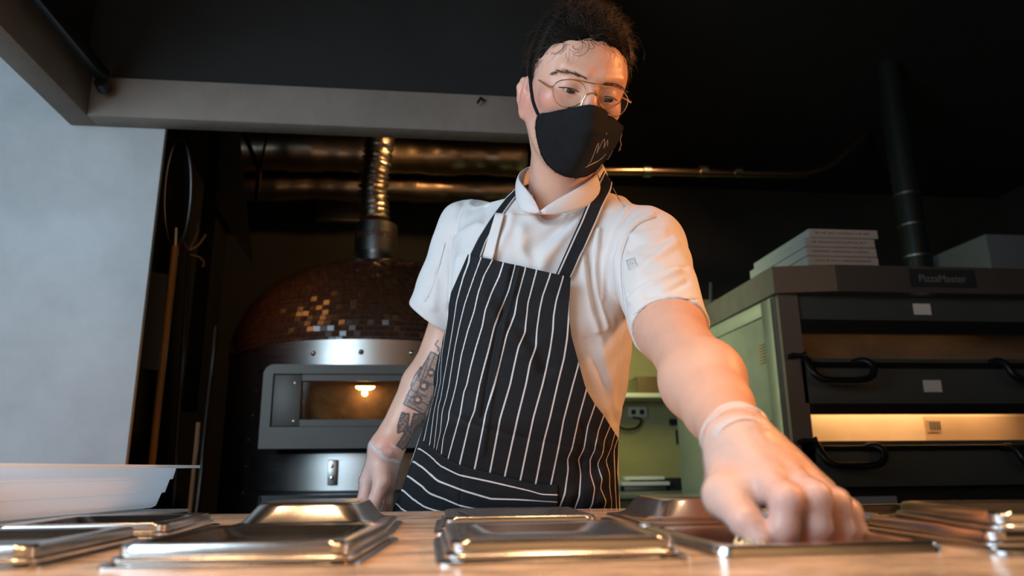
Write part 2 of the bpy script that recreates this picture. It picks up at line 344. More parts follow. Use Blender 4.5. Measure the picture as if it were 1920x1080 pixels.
# hinge plate, handle stub, stand
p0, p1 = at(613, 910, YD), at(633, 862, YD)
hp = MB().box((p0[0], YD+0.0, p0[2]), (p1[0], YD+0.03, p1[2]), 0.003).build('hinge_plate', mt_brushed, oven)
for py in (874, 896): MB().lathe([(0.0, 0.006), (0.005, 0.005), (0.007, 0.0)], at(622, py, YD), 12, R=Euler((math.pi/2, 0, 0)).to_matrix()).build('hinge_screw', mt_steel, hp)
MB().box((x0-0.012, YD-0.03, z_door_b+0.005), (x0+0.001, YD-0.01, z_door_b+0.05), 0.003).build('door_latch', mt_dimsteel, oven)
p0, p1 = at(483, 962, YD-0.1), at(490, 919, YD-0.1)
xs0 = p1[0]-0.01
MB().prism([(xs0-0.03, YD-0.12, 0.0), (xs0+0.78, YD-0.12, 0.0), (xs0+0.78, YD-0.12, z_low_b-0.01), (xs0+0.012, YD-0.12, z_low_b-0.01)], (0, 0.12, 0)).build('stand', M('black_stand', (0.025, 0.026, 0.026), 0.4, 0.5), oven)
q = MB().tube([(xs0-0.03, YD-0.123, 0.0), (xs0+0.012, YD-0.123, z_low_b-0.012)], 0.004, 6).build('stand_edge', mt_brushed, oven)
# flue collar with lettering, neck, and the flexible duct
Yc = OC[1]
def zc(py, Y=Yc-0.1): return at(700, py, Y)[2]
cxx = at(702, 440, Yc-0.1)[0]; Rc = (at(741, 440, Yc)[0]-at(662, 440, Yc)[0])/2
MB().lathe([(0.0, zc(492)-0.1), (Rc*0.78, zc(492)-0.1), (Rc*0.78, zc(464)), (0, zc(464))], (cxx, Yc, 0), 40).build('flue_neck', mt_brushed, oven)
fc = MB().lathe([(0.0, zc(466)), (Rc, zc(466)), (Rc, zc(411)), (Rc*0.6, zc(411)+0.002), (0, zc(411)+0.003)], (cxx, Yc, 0), 48).build('flue_collar', mt_brushed, oven)
text_mb('Izzoforni', 0.055, (0, 0, zc(434)), bend=(cxx, Yc, Rc+0.001, math.radians(268))).build('collar_lettering', M('dark_red_letter', (0.10, 0.015, 0.01), 0.5), fc)
dp = [at(703, 412, Yc), at(701, 380, Yc), at(700, 345, Yc-0.02), at(706, 310, Yc-0.04), at(710, 280, Yc-0.05), at(712, 250, Yc-0.05), at(714, 215, Yc-0.05)]
def resample(pts, n):
    pts = np.array([np.array(p, float) for p in pts]); d = np.concatenate([[0], np.cumsum(np.linalg.norm(np.diff(pts, axis=0), axis=1))])
    s = np.linspace(0, d[-1], n); out = np.stack([np.interp(s, d, pts[:, i]) for i in range(3)], 1)
    for _ in range(3): out[1:-1] = (out[:-2]+2*out[1:-1]+out[2:])/4
    return out
def flex(pts, r, coil, amp, n=20):
    L = sum(np.linalg.norm(np.array(a)-np.array(b)) for a, b in zip(pts, pts[1:])); m = int(L/coil*6)
    q = resample(pts, m); return MB().tube(q, [r+amp*math.sin(2*math.pi*i/6)+RNG.normal(0, amp*0.15) for i in range(m)], n)
flex(dp, 0.064, 0.026, 0.008, 28).build('flexible_duct', mt_flex, oven)

# ---------------------------------------------------------------- foil covered ducts high behind the oven
def duct(name, pts, r, label, seed, mat=mt_foil, lump=0.05):
    q = resample(pts, 50); mb = MB(); mb.tube(q, [r*(1+lump*math.sin(i*0.55+seed)+0.6*lump*math.sin(i*1.7+seed*2)) for i in range(50)], 32)
    o = mb.build(name, mat)
    for i in (10, 40): MB().tube([q[i]+[0, 0, r*0.9], [q[i][0], q[i][1], 2.9]], 0.004, 6).build('hanger_rod', mt_blackmetal, o)
    return tag(o, label, 'duct')
duct('foil_duct', [at(420, 283, 3.9), at(560, 283, 3.9), at(760, 290, 3.9), at(985, 295, 3.9)], 0.112, 'upper crumpled foil ventilation duct running level behind the flexible flue', 1)
duct('foil_duct', [at(420, 354, 4.12), at(560, 348, 4.12), at(760, 352, 4.12), at(985, 359, 4.12)], 0.085, 'lower crumpled foil duct just under the other behind the flue', 3)
q = MB().box(at(590, 412, 4.48), at(690, 372, 4.598), 0.01).build('foil_box', mt_foil); tag(q, 'small foil covered box glinting orange under the foil ducts', 'box')
for nm, pts in (('thick', [at(456, 245, 3.4), at(486, 320, 3.4), at(480, 380, 3.4)]), ('thin', [at(502, 245, 3.4), at(487, 320, 3.4)])):
    q = MB().tube(pts, 0.012 if nm == 'thick' else 0.007, 8).build('cable', mt_blackmetal)
    tag(q, 'black cable crossing the foil ducts, the longer of the crossing pair' if nm == 'thick' else 'short black cable meeting the longer one over the foil ducts', 'cable')
struct('trim_3', MB().box((at(428, 300, 3.3)[0], 3.0, 1.2), (at(446, 300, 3.3)[0], 3.05, 2.9)), mt_black)
struct('niche_lit_patch', MB().prism([at(330, 240, 3.02), at(446, 240, 3.02), at(470, 490, 3.02), at(400, 380, 3.02)], (0, 0.03, 0)), M('lit_niche_tone', (0.06, 0.048, 0.03), 0.8, var=0.3))  # brown sheet whose colour stands in for a lit part of the niche

# ---------------------------------------------------------------- tools leaning in the niche behind the pier
pb = at(283, 880, 2.5); pb[2] = 0.0; pa = at(329, 462, 2.3)
k0 = at(283, 880, 2.35)
t = empty('pizza_peel', (k0[0]-0.06, 2.36, 0), 'pizza peel with orange wooden handle and oval metal head leaning by the concrete pier', 'peel')
dirv = (pa-k0)/np.linalg.norm(pa-k0); base = k0-dirv*(k0[2]/dirv[2])
MB().tube([base, pa], 0.011, 12).build('handle', mt_wood, t)
top = at(338, 262, 2.22); c_ = (pa+top)/2
hv = []
ax = (top-pa); ln = np.linalg.norm(ax); ax = ax/ln; sd = np.cross(ax, [0.55, 0.83, 0.1]); sd /= np.linalg.norm(sd); nn = np.cross(ax, sd)
ell = [c_+ax*(ln/2*math.cos(a))+sd*(0.062*math.sin(a)) for a in np.linspace(0, 2*math.pi, 41)[:-1]]
MB().prism([p-nn*0.0015 for p in ell], nn*0.003).build('head', M('dark_peel_metal', (0.10, 0.10, 0.10), 0.35, 0.9), t)
MB().tube(ell+[ell[0]], 0.0035, 8, caps=False).build('head_rim', mt_brushed, t)
MB().tube([pa-ax*0.03, pa+ax*0.06], [0.012, 0.008], 10).build('ferrule', mt_brushed, t)
b_ = at(352, 960, 2.6); tt = at(352, 440, 2.6)
t = empty('oven_rake', (b_[0]-0.02, 2.6, 0), 'thin metal oven rake with bent tines beside the pizza peel', 'rake')
MB().tube([(b_[0]-0.02, 2.6, 0.0), at(355, 470, 2.6)], 0.007, 8).build('rod', mt_blackmetal, t)
hd = at(355, 470, 2.6)
for pts in ([(355, 470), (362, 455), (374, 432), (370, 418)], [(355, 470), (372, 462), (386, 440)], [(355, 478), (376, 482), (388, 494), (380, 500)], [(355, 474), (345, 452), (338, 440)]):
    MB().tube(resample([at(a, b, 2.6) for a, b in pts], 8), 0.0035, 6).build('tine', mt_dimsteel, t)
pa_ = at(404, 612, 2.55); pb_ = at(368, 955, 2.45); dv = (pa_-pb_); pb_ = pb_-dv*(pb_[2]/dv[2])
tag(MB().tube([pb_, pa_], 0.0035, 8).build('metal_rod', mt_brushed), 'thin straight metal rod leaning against the left side of the round oven', 'rod')
pb_ = at(363, 960, 2.45); pb_[2] = 0
tag(MB().box(pb_+[-0.008, 0, 0], at(363, 792, 2.45)+[0.008, 0.016, 0]).build('wooden_post', mt_wood), 'short brown wooden post standing left of the round oven', 'post')
p0, p1 = at(262, 690, 2.45), at(306, 512, 2.45)
tag(MB().prism([at(262, 690, 2.3), at(296, 694, 2.3), at(314, 515, 2.3), at(282, 508, 2.3)], (0, 0.012, 0)).build('wall_notice', M('grey_notice', (0.10, 0.10, 0.09), 0.5)), 'dim grey board fixed beside the concrete pier, behind the orange handle', 'board')

# ---------------------------------------------------------------- deck oven on the right
YO = 2.2
dk = empty('deck_oven', (1.8, 2.7, 0), 'large grey double deck pizza oven with lit windows and black looped handles', 'oven')
def X(px, py=700, Y=YO): return at(px, py, Y)[0]
def Z(py, px=1700, Y=YO): return at(px, py, Y)[2]
XL, XR = 1.215, 2.75
ct, cb = Z(499, 1700, YO-0.06), Z(548, 1700, YO-0.06)
col0, col1 = X(1463, 600), X(1500, 600)
# carcass with green-lit side
YB = 3.25
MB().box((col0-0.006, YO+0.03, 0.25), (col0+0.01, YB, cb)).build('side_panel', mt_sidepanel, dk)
MB().box((col0+0.01, YO+0.16, 0.25), (XR, YB, cb)).build('carcass', mt_darkpanel, dk)
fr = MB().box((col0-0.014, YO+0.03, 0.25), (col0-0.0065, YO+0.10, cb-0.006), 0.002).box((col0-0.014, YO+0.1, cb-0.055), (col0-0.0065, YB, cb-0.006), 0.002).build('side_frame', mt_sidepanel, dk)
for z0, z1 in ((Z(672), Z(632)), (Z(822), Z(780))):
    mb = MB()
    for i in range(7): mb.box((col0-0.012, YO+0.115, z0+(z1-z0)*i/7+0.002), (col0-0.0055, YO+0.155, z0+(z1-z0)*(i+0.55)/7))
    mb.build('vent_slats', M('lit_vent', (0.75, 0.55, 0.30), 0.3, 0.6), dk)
MB().box((col0, YO, 0.3), (col1, YO+0.03, cb)).build('front_post', M('warm_reflection_steel', (0.22, 0.18, 0.14), 0.4, 0.4, var=0.1), dk)  # brown base colour stands in for warm light mirrored in the steel
# cap: chamfered corner

MB().prism([(col0-0.02, YO+0.16, cb), (col0-0.02, YO-0.02, cb), (X(1548, 520), YO-0.06, cb), (XR+0.03, YO-0.06, cb), (XR+0.03, YB+0.02, cb), (col0-0.02, YB+0.02, cb)], (0, 0, ct-cb)).build('top_hood', mt_dimsteel, dk)
MB().box((X(1502), YO+0.01, Z(612)), (XR, YO+0.17, cb)).build('control_panel', mt_darkpanel, dk)
def label(x0, y0, x1, y1, Y, par, name='label_sticker', mat=None):
    a, b = at(x0, y1, Y), at(x1, y0, Y)
    return MB().box((a[0], Y-0.002, a[2]), (b[0], Y-0.0002, b[2])).build(name, mat or mt_white, par)
label(1714, 570, 1743, 590, YO+0.01, dk); label(1733, 713, 1763, 735, YO, dk)
bp = label(1708, 507, 1826, 538, YO-0.06, dk, 'badge_plate', mt_black)
c_ = at(1767, 523, YO-0.0625)
text_mb('PizzaMaster', 0.036, c_).build('badge_lettering', M('badge_grey', (0.30, 0.28, 0.26), 0.4, 0.5), bp)
mt_warmbox = M('baking_chamber_steel', (0.85, 0.68, 0.47), 0.5, 0.3, var=0.1)
mt_clear = M('window_glass', (1, 1, 1), 0.02, Transmission_Weight=1.0, IOR=1.1)
def deck(pt, pb, pdt, pdb, lx, pow_, hood):
    """pt..pb: window strip in the photo rows; pdt..pdb: door panel below it"""
    zt, zb, dt, db = Z(pt), Z(pb), Z(pdt), Z(pdb)
    xa, xb = X(1500, pb), XR
    wxa = X(lx, pb)
    MB().box((xa, YO+0.004, zt), (xb, YO+0.03, zt+0.045)).build('window_lintel', mt_blackmetal, dk)
    MB().box((wxa, YO+0.012, zb), (xb, YO+0.016, zt)).build('window_pane', mt_clear, dk)
    MB().box((xa, YO+0.004, zb), (wxa, YO+0.03, zt)).build('window_stile', mt_blackmetal, dk)
    b = MB().box((wxa, YO+0.135, zb-0.03), (xb, YO+0.145, zt+0.05)).box((wxa, YO+0.02, zb-0.03), (xb, YO+0.14, zb-0.02)).box((wxa, YO+0.02, zt+0.045), (xb, YO+0.14, zt+0.05)).build('baking_chamber', M('dim_chamber_steel', (0.30, 0.20, 0.11), 0.45, 0.3, var=0.5, vscale=6, stretch=(0.4, 1, 1)) if hood else mt_warmbox, dk)  # upper chamber: same steel painted darker and browner to look dimly lit
    ar = area('deck_lamp_light', ((wxa+X(1960))/2, YO+0.05, (zt+0.03)), ((wxa+X(1960))/2, YO+0.14, (zb+zt)/2), 0.75, 0.02, pow_, (1.0, 0.62, 0.30))
    d = MB().box((xa, YO, db), (xb, YO+0.03, dt), 0.002).build('door', mt_darkpanel, dk)
    MB().tube([(xa+0.02, YO-0.014, dt-0.022), (xb, YO-0.014, dt-0.022)], 0.008, 8).build('door_bar', mt_blackmetal, d)
    return d
d1 = deck(625, 671, 673, 757, 1506, 0.22, True)
d2 = deck(776, 824, 826, 912, 1524, 0.62, False)
MB().box((X(1790, 800), YO+0.125, Z(806)), (X(1815, 800), YO+0.134, Z(783))).build('grille', M('chamber_grille', (0.45, 0.33, 0.2), 0.5), dk)
for _i in range(5): MB().box((X(1792+_i*4.6, 800), YO+0.1225, Z(803)), (X(1794+_i*4.6, 800), YO+0.1245, Z(786))).build('grille_slot', mt_ink, bpy.data.objects['grille'])
MB().box((X(1786, 800), YO+0.1325, Z(824)), (X(1990, 800), YO+0.1345, Z(776))).build('chamber_liner', M('tan_chamber_liner', (0.62, 0.44, 0.27), 0.5, 0.3, var=0.1), dk)
MB().box((X(1500, 940), YO+0.05, 0.25), (XR, YO+0.17, Z(914))).build('kick_panel', mt_black, dk)
for sx in (1.25, 2.6):
    for sy in (2.4, 3.15): MB().box((sx, sy-0.03, 0), (sx+0.05, sy+0.03, 0.26)).build('leg', mt_dimsteel, dk)
def handle(pts, d, Y=YO):
    # pts: (px,py,dY) along a black tube loop
    q = resample([at(a, b, Y+c) for a, b, c in pts], 40); MB().tube(q, 0.0115, 12).build('handle', mt_blackmetal, d)
for dxp, dyp, d in ((0, 0, d1), (20, 160, d2)):
    handle([(1506+dxp, 668+dyp, 0.0), (1514+dxp, 676+dyp, -0.03), (1527+dxp, 703+dyp, -0.055), (1545+dxp, 713+dyp, -0.06), (1600+dxp, 714+dyp, -0.06), (1632+dxp, 711+dyp, -0.06), (1641+dxp, 696+dyp, -0.055), (1634+dxp, 680+dyp, -0.045), (1618+dxp, 674+dyp, -0.03), (1600+dxp, 680+dyp, 0.0)], d)
    p = at(1503+dxp, 666+dyp, YO-0.012)
    MB().tube([p+[-0.05, 0.0, -0.006], p+[-0.03, 0, -0.002], p+[0, 0, 0], p+[0.012, 0, 0]], [0.006, 0.010, 0.006, 0.013], 10).build('latch_knob', mt_blackmetal, d)
    handle([(1858+dxp, 680+dyp, 0.0), (1872+dxp, 675+dyp, -0.03), (1888+dxp, 683+dyp, -0.05), (1898+dxp, 704+dyp, -0.06), (1915+dxp, 713+dyp, -0.06), (1970+dxp, 715+dyp, -0.06), (1984+dxp, 700+dyp, -0.05), (1976+dxp, 680+dyp, 0.0)], d)
q = label(1548, 930, 1680, 960, YO+0.04, None, 'paper_sheet', mt_dimside); tag(q, 'pale paper sheet showing low on the front of the deck oven above the counter edge', 'paper')

# ---------------------------------------------------------------- pizza boxes on the deck oven
mt_boxline = mt_ink
def pizza_box(x0, z1, x1, z0, Y, dep, label_, lines=True, sk=0.0):
    a, b = at(x0, 460, Y), at(x1, 460, Y); a[2] = z0; b[2] = z1
    t = empty('pizza_box', ((a[0]+b[0])/2, Y+dep/2, a[2]), label_, 'box', 'cardboard pizza boxes on the deck oven')
    MB().box((a[0], Y, a[2]), (b[0], Y+dep, b[2]-0.0015), 0.001).build('box_body', mt_dimside, t)
    fr = MB().box((a[0]+0.003, Y-0.0025, a[2]+0.001), (b[0]-0.001, Y-0.0002, b[2]-0.002)).build('front_flap', mt_dimcard, t)
    if lines:
        mb = MB(); z = (a[2]+b[2])/2; x = a[0]+0.022; r = random.Random(x0*7)
        while x < b[0]-0.03:
            w = r.uniform(0.003, 0.007); mb.box((x, Y-0.0032, z-0.0015), (x+w*0.6, Y-0.0026, z+r.uniform(0.001, 0.0035))); x += w*(1.0 if r.random() < 0.85 else 2.0)
        mb.build('printed_line', mt_boxline, fr)
    return t
zc_ = ct
Yb = 2.155
ztop = [488, 473.7, 459.5, 445, 431]
def _pbx(i, xa, xb, lab, lines=True):
    t = pizza_box(xa, 0, xb, 0, Yb, 0.42, lab, lines); return t
base_z = zc_; hh = (at(1580, 430, Yb)[2]-base_z)/4.0
def zpx(z): # photo row of a height at Yb, x=1580
    lo, hi = 300, 700
    for _ in range(40):
        m = (lo+hi)/2
        if at(1580, m, Yb)[2] > z: lo = m
        else: hi = m
    return lo
labs = ['lowest pizza box of the stack on the deck oven', 'second pizza box from the bottom of the stack on the deck oven', 'pizza box directly under the overhanging top one', 'topmost pizza box, pushed a little to the right of the stack']
for i in range(4):
    xa, xb = ((1511, 1642), (1510, 1641), (1509, 1640), (1519, 1648))[i]
    pizza_box(xa, base_z+hh*(i+1), xb, base_z+hh*i+0.0004, Yb, 0.42, labs[i])
pz = at(1440, 520, 2.7)
tag(MB().box((1.235, 2.62, ct), (1.60, 2.98, ct+0.055), 0.002).build('pizza_box', mt_dimside), 'grey-green pizza box lying on the deck oven behind the stack', 'box')
q = MB().box((X(1855, 480, 2.6), 2.6, ct), (2.75, 3.1, at(1900, 440, 2.6)[2]), 0.004).build('storage_crate', M('grey_crate', (0.12, 0.14, 0.14), 0.6)); tag(q, 'grey crate on top of the deck oven at the right edge of the picture', 'crate')

# ---------------------------------------------------------------- flue pipe and horizontal pipe
mt_flue = M('dull_green_flue', (0.022, 0.030, 0.028), 0.34, 0.4, bump=0.1, bscale=20)
pts = [at(1722, 506, 2.95), at(1700, 420, 2.93)]
pts = [np.array([pts[0][0], 2.95, z_]) for z_ in (ct, ct+0.4, ct+0.8, 2.899)]
fl = empty('flue_pipe', pts[0], 'dark ribbed flue pipe rising from the top of the deck oven', 'pipe')
q = resample(pts, 60)
MB().tube(q, 0.058, 24).build('pipe_body', mt_flue, fl)
for i in (6, 13, 20, 27):
    MB().tube([q[i], q[i]+(q[i+1]-q[i])*0.35], 0.063, 24).build('joint_ring', mt_brushed, fl)
hz = empty('copper_pipe', at(1195, 322, 3.6), 'slim shiny pipe with clamps running level below the dark ceiling', 'pipe')
MB().tube(resample([at(1130, 321, 3.6), at(1195, 321, 3.6), at(1330, 324, 3.6), at(1510, 327, 3.6), at(1560, 310, 3.6), at(1620, 250, 3.6)], 60), 0.024, 14).build('pipe_body', M('copper_pipe_metal', (0.60, 0.42, 0.28), 0.28, 1.0, bump=0.05), hz)
for px in (1212, 1318, 1382):
    p = at(px, 322, 3.6); MB().tube([p+[-0.022, 0, 0], p+[0.022, 0, 0]], 0.034, 14).build('clamp', mt_brushed, hz)
tag(MB().tube([at(1334, 530, 2.9), at(1334, 620, 2.9)], 0.010, 8).build('upright_tube', mt_flue), 'short greenish upright tube behind the raised sleeve', 'tube')
tag(MB().box(at(1225, 218, 4.3), at(1236, 202, 4.33)).build('wall_tag', M('green_tag', (0.12, 0.15, 0.04), 0.5)), 'tiny green tag high in the dark to the right of the face', 'tag')

# ---------------------------------------------------------------- green-lit back kitchen between person and deck oven
YK = 4.1
struct('wall_kitchen', MB().box((at(1050, 700, YK)[0], YK, 0), (2.9, YK+0.1, at(1200, 560, YK)[2])), mt_greenwall)
def kb(px0, py0, px1, py1, Y0, dep, bev=0.002):
    a, b = at(px0, py1, Y0), at(px1, py0, Y0); return MB().box((a[0], Y0, a[2]), (b[0], Y0+dep, b[2]), bev)
z_ = at(1200, 741, 3.85)
tag(kb(1120, 737, 1345, 745, 3.85, 0.25).build('wall_shelf', M('pale_shelf', (0.75, 0.78, 0.62), 0.4)), 'pale shelf on the green-lit kitchen wall', 'shelf')
tag(kb(1196, 706, 1236, 737, 3.9, 0.12).build('storage_box', M('brown_box', (0.20, 0.12, 0.05), 0.6, var=0.3)), 'brown box on the kitchen shelf beside the raised arm', 'box')
tag(kb(1150, 712, 1194, 737, 3.9, 0.12).build('storage_tin', M('olive_tin', (0.20, 0.19, 0.08), 0.5, var=0.3)), 'olive coloured tin on the kitchen shelf near the chef jacket', 'tin')
so = empty('socket_box', at(1196, 782, YK-0.02), 'pale double wall socket below the kitchen shelf', 'socket')
kb(1179, 763, 1213, 782, YK-0.022, 0.022).build('housing', M('socket_plastic', (0.62, 0.62, 0.50), 0.5), so)
for px in (1188, 1204): kb(px-4, 768, px+4, 777, YK-0.025, 0.004).build('outlet', mt_black, so)
tag(MB().tube(resample([at(1186, 782, YK-0.02), at(1205, 786, YK-0.03), at(1195, 803, YK-0.03), at(1172, 806, YK-0.03), at(1160, 800, YK-0.03)], 20), 0.006, 6).build('power_cable', mt_blackmetal), 'dark cable hanging from the wall socket', 'cable')
for px, y1, w in ((1272, 832, 3), (1291, 826, 2.2)):
    t = empty('kitchen_knife', at(px, y1, YK-0.02), 'larger dark knife hanging on the green-lit wall' if w == 3 else 'smaller knife hanging right of the larger one', 'knife')
    kb(px-w, 806, px+w, y1, YK-0.02, 0.012).build('handle', mt_black, t); kb(px-w*0.8, 797, px+w*0.8, 806, YK-0.016, 0.003).build('blade', mt_steel, t)
tag(kb(1257, 785, 1300, 797, YK-0.02, 0.02).build('knife_rack', mt_black), 'black magnetic rack holding hanging knives', 'rack')
tag(kb(1306, 760, 1331, 990, 3.3, 0.05).build('green_post', M('green_post_paint', (0.13, 0.16, 0.08), 0.5)), 'green metal post beside the back counter', 'post')
bc = empty('back_counter', (at(1230, 930, 3.6)[0], 3.6, 0), 'olive steel back counter under the kitchen shelf', 'counter')
a, b = at(1050, 930, 3.4), at(1304, 921, 3.4)
MB().box((a[0], 3.4, b[2]-0.03), (b[0], YK, b[2]), 0.003).build('worktop', M('olive_worktop', (0.30, 0.31, 0.20), 0.3, 0.4), bc)
MB().box((a[0]+0.02, 3.46, 0), (b[0]-0.02, YK, b[2]-0.03)).build('cabinet', M('olive_cabinet', (0.10, 0.10, 0.05), 0.4, 0.3), bc)
wz = b[2]
sc_ = empty('kitchen_scale', (at(1215, 915, 3.5)[0], 3.55, wz), 'pale kitchen scale on the back counter', 'scale')
kb(1168, 903, 1256, 911, 3.5, 0.2).build('platform', M('scale_plastic', (0.80, 0.82, 0.70), 0.4), sc_)
a, b = at(1172, 921, 3.52), at(1250, 911, 3.52); MB().box((a[0], 3.52, wz), (b[0], 3.68, b[2]), 0.003).build('scale_base', mt_dimsteel, sc_)
tag(kb(1172, 893, 1246, 900, 3.56, 0.12).build('steel_tray', M('tray_plastic', (0.85, 0.86, 0.74), 0.35)), 'pale flat tray lying on top of the kitchen scale', 'tray')
a = at(1180, 903, 3.56); b = at(1246, 900, 3.56)
MB().box((a[0]+0.03, 3.57, a[2]), (b[0]-0.03, 3.66, b[2]), 0.001).build('tray_foot', mt_black, bpy.data.objects['kitchen_scale'])
a, b = at(1250, 921, 3.55), at(1282, 896, 3.55); tag(MB().box((a[0], 3.55, wz), (b[0], 3.7, b[2]), 0.006).build('black_container', mt_black), 'small black container beside the kitchen scale', 'container')
a, b = at(1283, 921, 3.6), at(1303, 905, 3.6); tag(MB().box((a[0], 3.6, wz), (b[0], 3.75, b[2]), 0.006).build('wooden_block', M('brown_block', (0.16, 0.08, 0.04), 0.5)), 'dark brown block at the right end of the back counter', 'block')
a, b = at(1154, 921, 3.55), at(1163, 885, 3.55); tag(MB().box((a[0], 3.55, wz), (b[0], 3.7, b[2]), 0.008).build('plastic_tub', M('tub_plastic', (0.45, 0.47, 0.33), 0.5)), 'pale green tub half hidden behind the apron', 'tub')
a, b = at(1185, 950, 2.9), at(1290, 935, 2.9)
# ---------------------------------------------------------------- pans and lids in the counter
def ring(w, d, r, n=6):
    out = []
    for cx, cy, a in ((w/2-r, d/2-r, 0), (-w/2+r, d/2-r, 90), (-w/2+r, -d/2+r, 180), (w/2-r, -d/2+r, 270)):
        for k in range(n+1):
            q = math.radians(a+90*k/n); out.append((cx+r*math.cos(q), cy+r*math.sin(q)))
    return out
def rings_mesh(prof, w, d, cap=True):
    """prof: (inset, z, corner radius)"""
    mb = MB(); vs = []; n = None
    for ins, z, r in prof:
        q = ring(w-2*ins, d-2*ins, r); n = len(q); vs += [(x, y, z) for x, y in q]
    fs = [(i*n+k, i*n+(k+1) % n, (i+1)*n+(k+1) % n, (i+1)*n+k) for i in range(len(prof)-1) for k in range(n)]
    if cap: fs.append(tuple(range((len(prof)-1)*n, len(prof)*n)))
    return mb.add(vs, fs)
LW, LD = 0.162, 0.180
LIDP = [(0.0015, 0.0, .014), (0, 0.001, .014), (0, 0.003, .014), (0.0015, 0.0045, .013), (0.004, 0.005, .012), (0.004, 0.010, .012), (0.0055, 0.0120, .012), (0.009, 0.0126, .012), (0.015, 0.0122, .014), (0.019, 0.0105, .016), (0.026, 0.0050, .02), (0.034, 0.0025, .024), (0.040, 0.0020, .026)]
DOMP = [(0.0015, 0.0, .014), (0, 0.001, .014), (0, 0.0045, .014), (0.002, 0.006, .013), (0.006, 0.0065, .012), (0.010, 0.0066, .014), (0.013, 0.0078, .016), (0.015, 0.0085, .018), (0.018, 0.0105, .022), (0.027, 0.0240, .030), (0.0285, 0.0262, .032), (0.032, 0.0274, .032), (0.040, 0.0276, .030)]
PANP = [(0.0, -0.0005, .014), (0, 0.002, .014), (0.002, 0.0032, .013), (0.007, 0.0032, .010)]
proto = {}
def place_lid(kind, x, y, rz, label, z=0.9, group='steel pan lids set across the counter', tilt=0, tx=0, w=LW, d=LD):
    t = empty('pan_lid', (x, y, z), label, 'lid', group, rz); t.rotation_euler = (tx, tilt, rz)
    if kind not in proto:
        proto[kind] = rings_mesh(LIDP if kind == 'sunk' else DOMP, LW, LD).build('lid_plate', mt_steel)
        o = proto[kind]; 
    else:
        o = proto[kind].copy(); C.objects.link(o)
    o.parent = t; o.matrix_parent_inverse = Matrix.Identity(4); o.location = (0, 0, 0)
    return t
rimp = {}
def pan_rim(x, y, label, rz=0):
    t = empty('steel_pan', (x, y, 0.9), label, 'pan', 'steel pans sunk in the counter', rz)
    if 'r' not in rimp: rimp['r'] = rings_mesh(PANP, LW+0.012, LD+0.012, cap=False).build('pan_rim', mt_steel); o = rimp['r']
    else: o = rimp['r'].copy(); C.objects.link(o)
    o.parent = t; o.matrix_parent_inverse = Matrix.Identity(4); return t
lids = [
 ('sunk', -0.335, 0.620, -0.02, 'sunken steel lid in the front row under the white tray, leftmost with its corner showing'),
 ('sunk', -0.325, 0.825, 0.03, 'sunken steel lid in the back row just right of the white plastic tray'),
 ('sunk', -0.120, 0.602, -0.10, 'sunken steel lid in the front row, directly before the raised lid near the hanging hand'),
 ('dome', -0.118, 0.820, -0.02, 'upturned steel lid with a raised centre near the hanging gloved hand'),
 ('sunk', 0.092, 0.585, 0.0, 'sunken steel lid in the front row, nearest the camera before the apron'),
 ('sunk', 0.095, 0.826, -0.03, 'sunken steel lid in the back row, before the apron'),
 ('dome', 0.290, 0.800, -0.04, 'upturned steel lid with raised centre partly behind the reaching hand'),
 ('sunk', 0.505, 0.760, 0.05, 'sunken steel lid in the back row to the right of the reaching hand'),
 ('sunk', -0.540, 0.768, 0.03, 'steel lid whose end just shows at the left picture edge'),
]
for i, (k, x, y, rz, lab) in enumerate(lids): place_lid(k, x, y, rz, lab, 0.9032)
pl_ = ['steel pan rim under the front left sunken lid', 'steel pan rim under the back lid beside the plastic tray', 'steel pan rim under the front lid before the raised one', 'steel pan rim under the raised lid near the hanging hand', 'steel pan rim under the front lid before the apron', 'steel pan rim under the back lid before the apron', 'steel pan rim under the raised lid behind the reaching hand', 'steel pan rim under the back lid right of the reaching hand', 'steel pan rim under the lid at the left picture edge']
for (k, x, y, rz, lab), lb in zip(lids, pl_): pan_rim(x, y, lb, rz)
# tilted lids at the right edge
pan_rim(0.480, 0.574, 'steel pan rim at the right end of the front row')
place_lid('sunk', 0.480, 0.574, -0.06, 'steel lid in the front row at the right picture edge, under the askew one', 0.9032)
place_lid('sunk', 0.482, 0.540, -0.237, 'steel lid lying askew across the others at the right picture edge', 0.9164)
# open pan the hand reaches into
px_, py_ = (CUT[0]+CUT[2-1])/2, (CUT[2]+CUT[3])/2
pan = empty('open_pan', (px_, py_, 0.9), 'open steel pan of topping with a gloved hand reaching into it', 'pan')
w_, d_ = CUT[1]-CUT[0]+0.020, CUT[3]-CUT[2]+0.022
mbp = rings_mesh([(0.0, 0.0, .014), (0, 0.004, .014), (0.0015, 0.0075, .013), (0.004, 0.0085, .012), (0.010, 0.0085, .012), (0.0125, 0.006, .014), (0.0145, -0.01, .02), (0.020, -0.075, .02), (0.026, -0.08, .02)], w_, d_)
mbp.v = [(x+px_, y+py_, z+0.9) for x, y, z in mbp.v]; mbp.build('basin', mt_steel, pan)
def heap(x0, x1, y0, y1, z, n, r, mat, name, seed):
    rg = np.random.default_rng(seed); mb = MB()
    for i in range(n):
        x, y = rg.uniform(x0, x1), rg.uniform(y0, y1); s = r*rg.uniform(0.6, 1.3); R_ = Euler(tuple(rg.uniform(0, 3, 3))).to_matrix()
        vs = [R_@Vector(v) for v in ((s, 0, 0), (-s, 0, 0), (0, s*.7, 0), (0, -s*.7, 0), (0, 0, s*.6), (0, 0, -s*.6))]
        mb.add([(v.x+x, v.y+y, v.z+z+rg.uniform(0, 0.012)) for v in vs], [(0, 2, 4), (2, 1, 4), (1, 3, 4), (3, 0, 4), (2, 0, 5), (1, 2, 5), (3, 1, 5), (0, 3, 5)])
    return mb.build(name, mat)
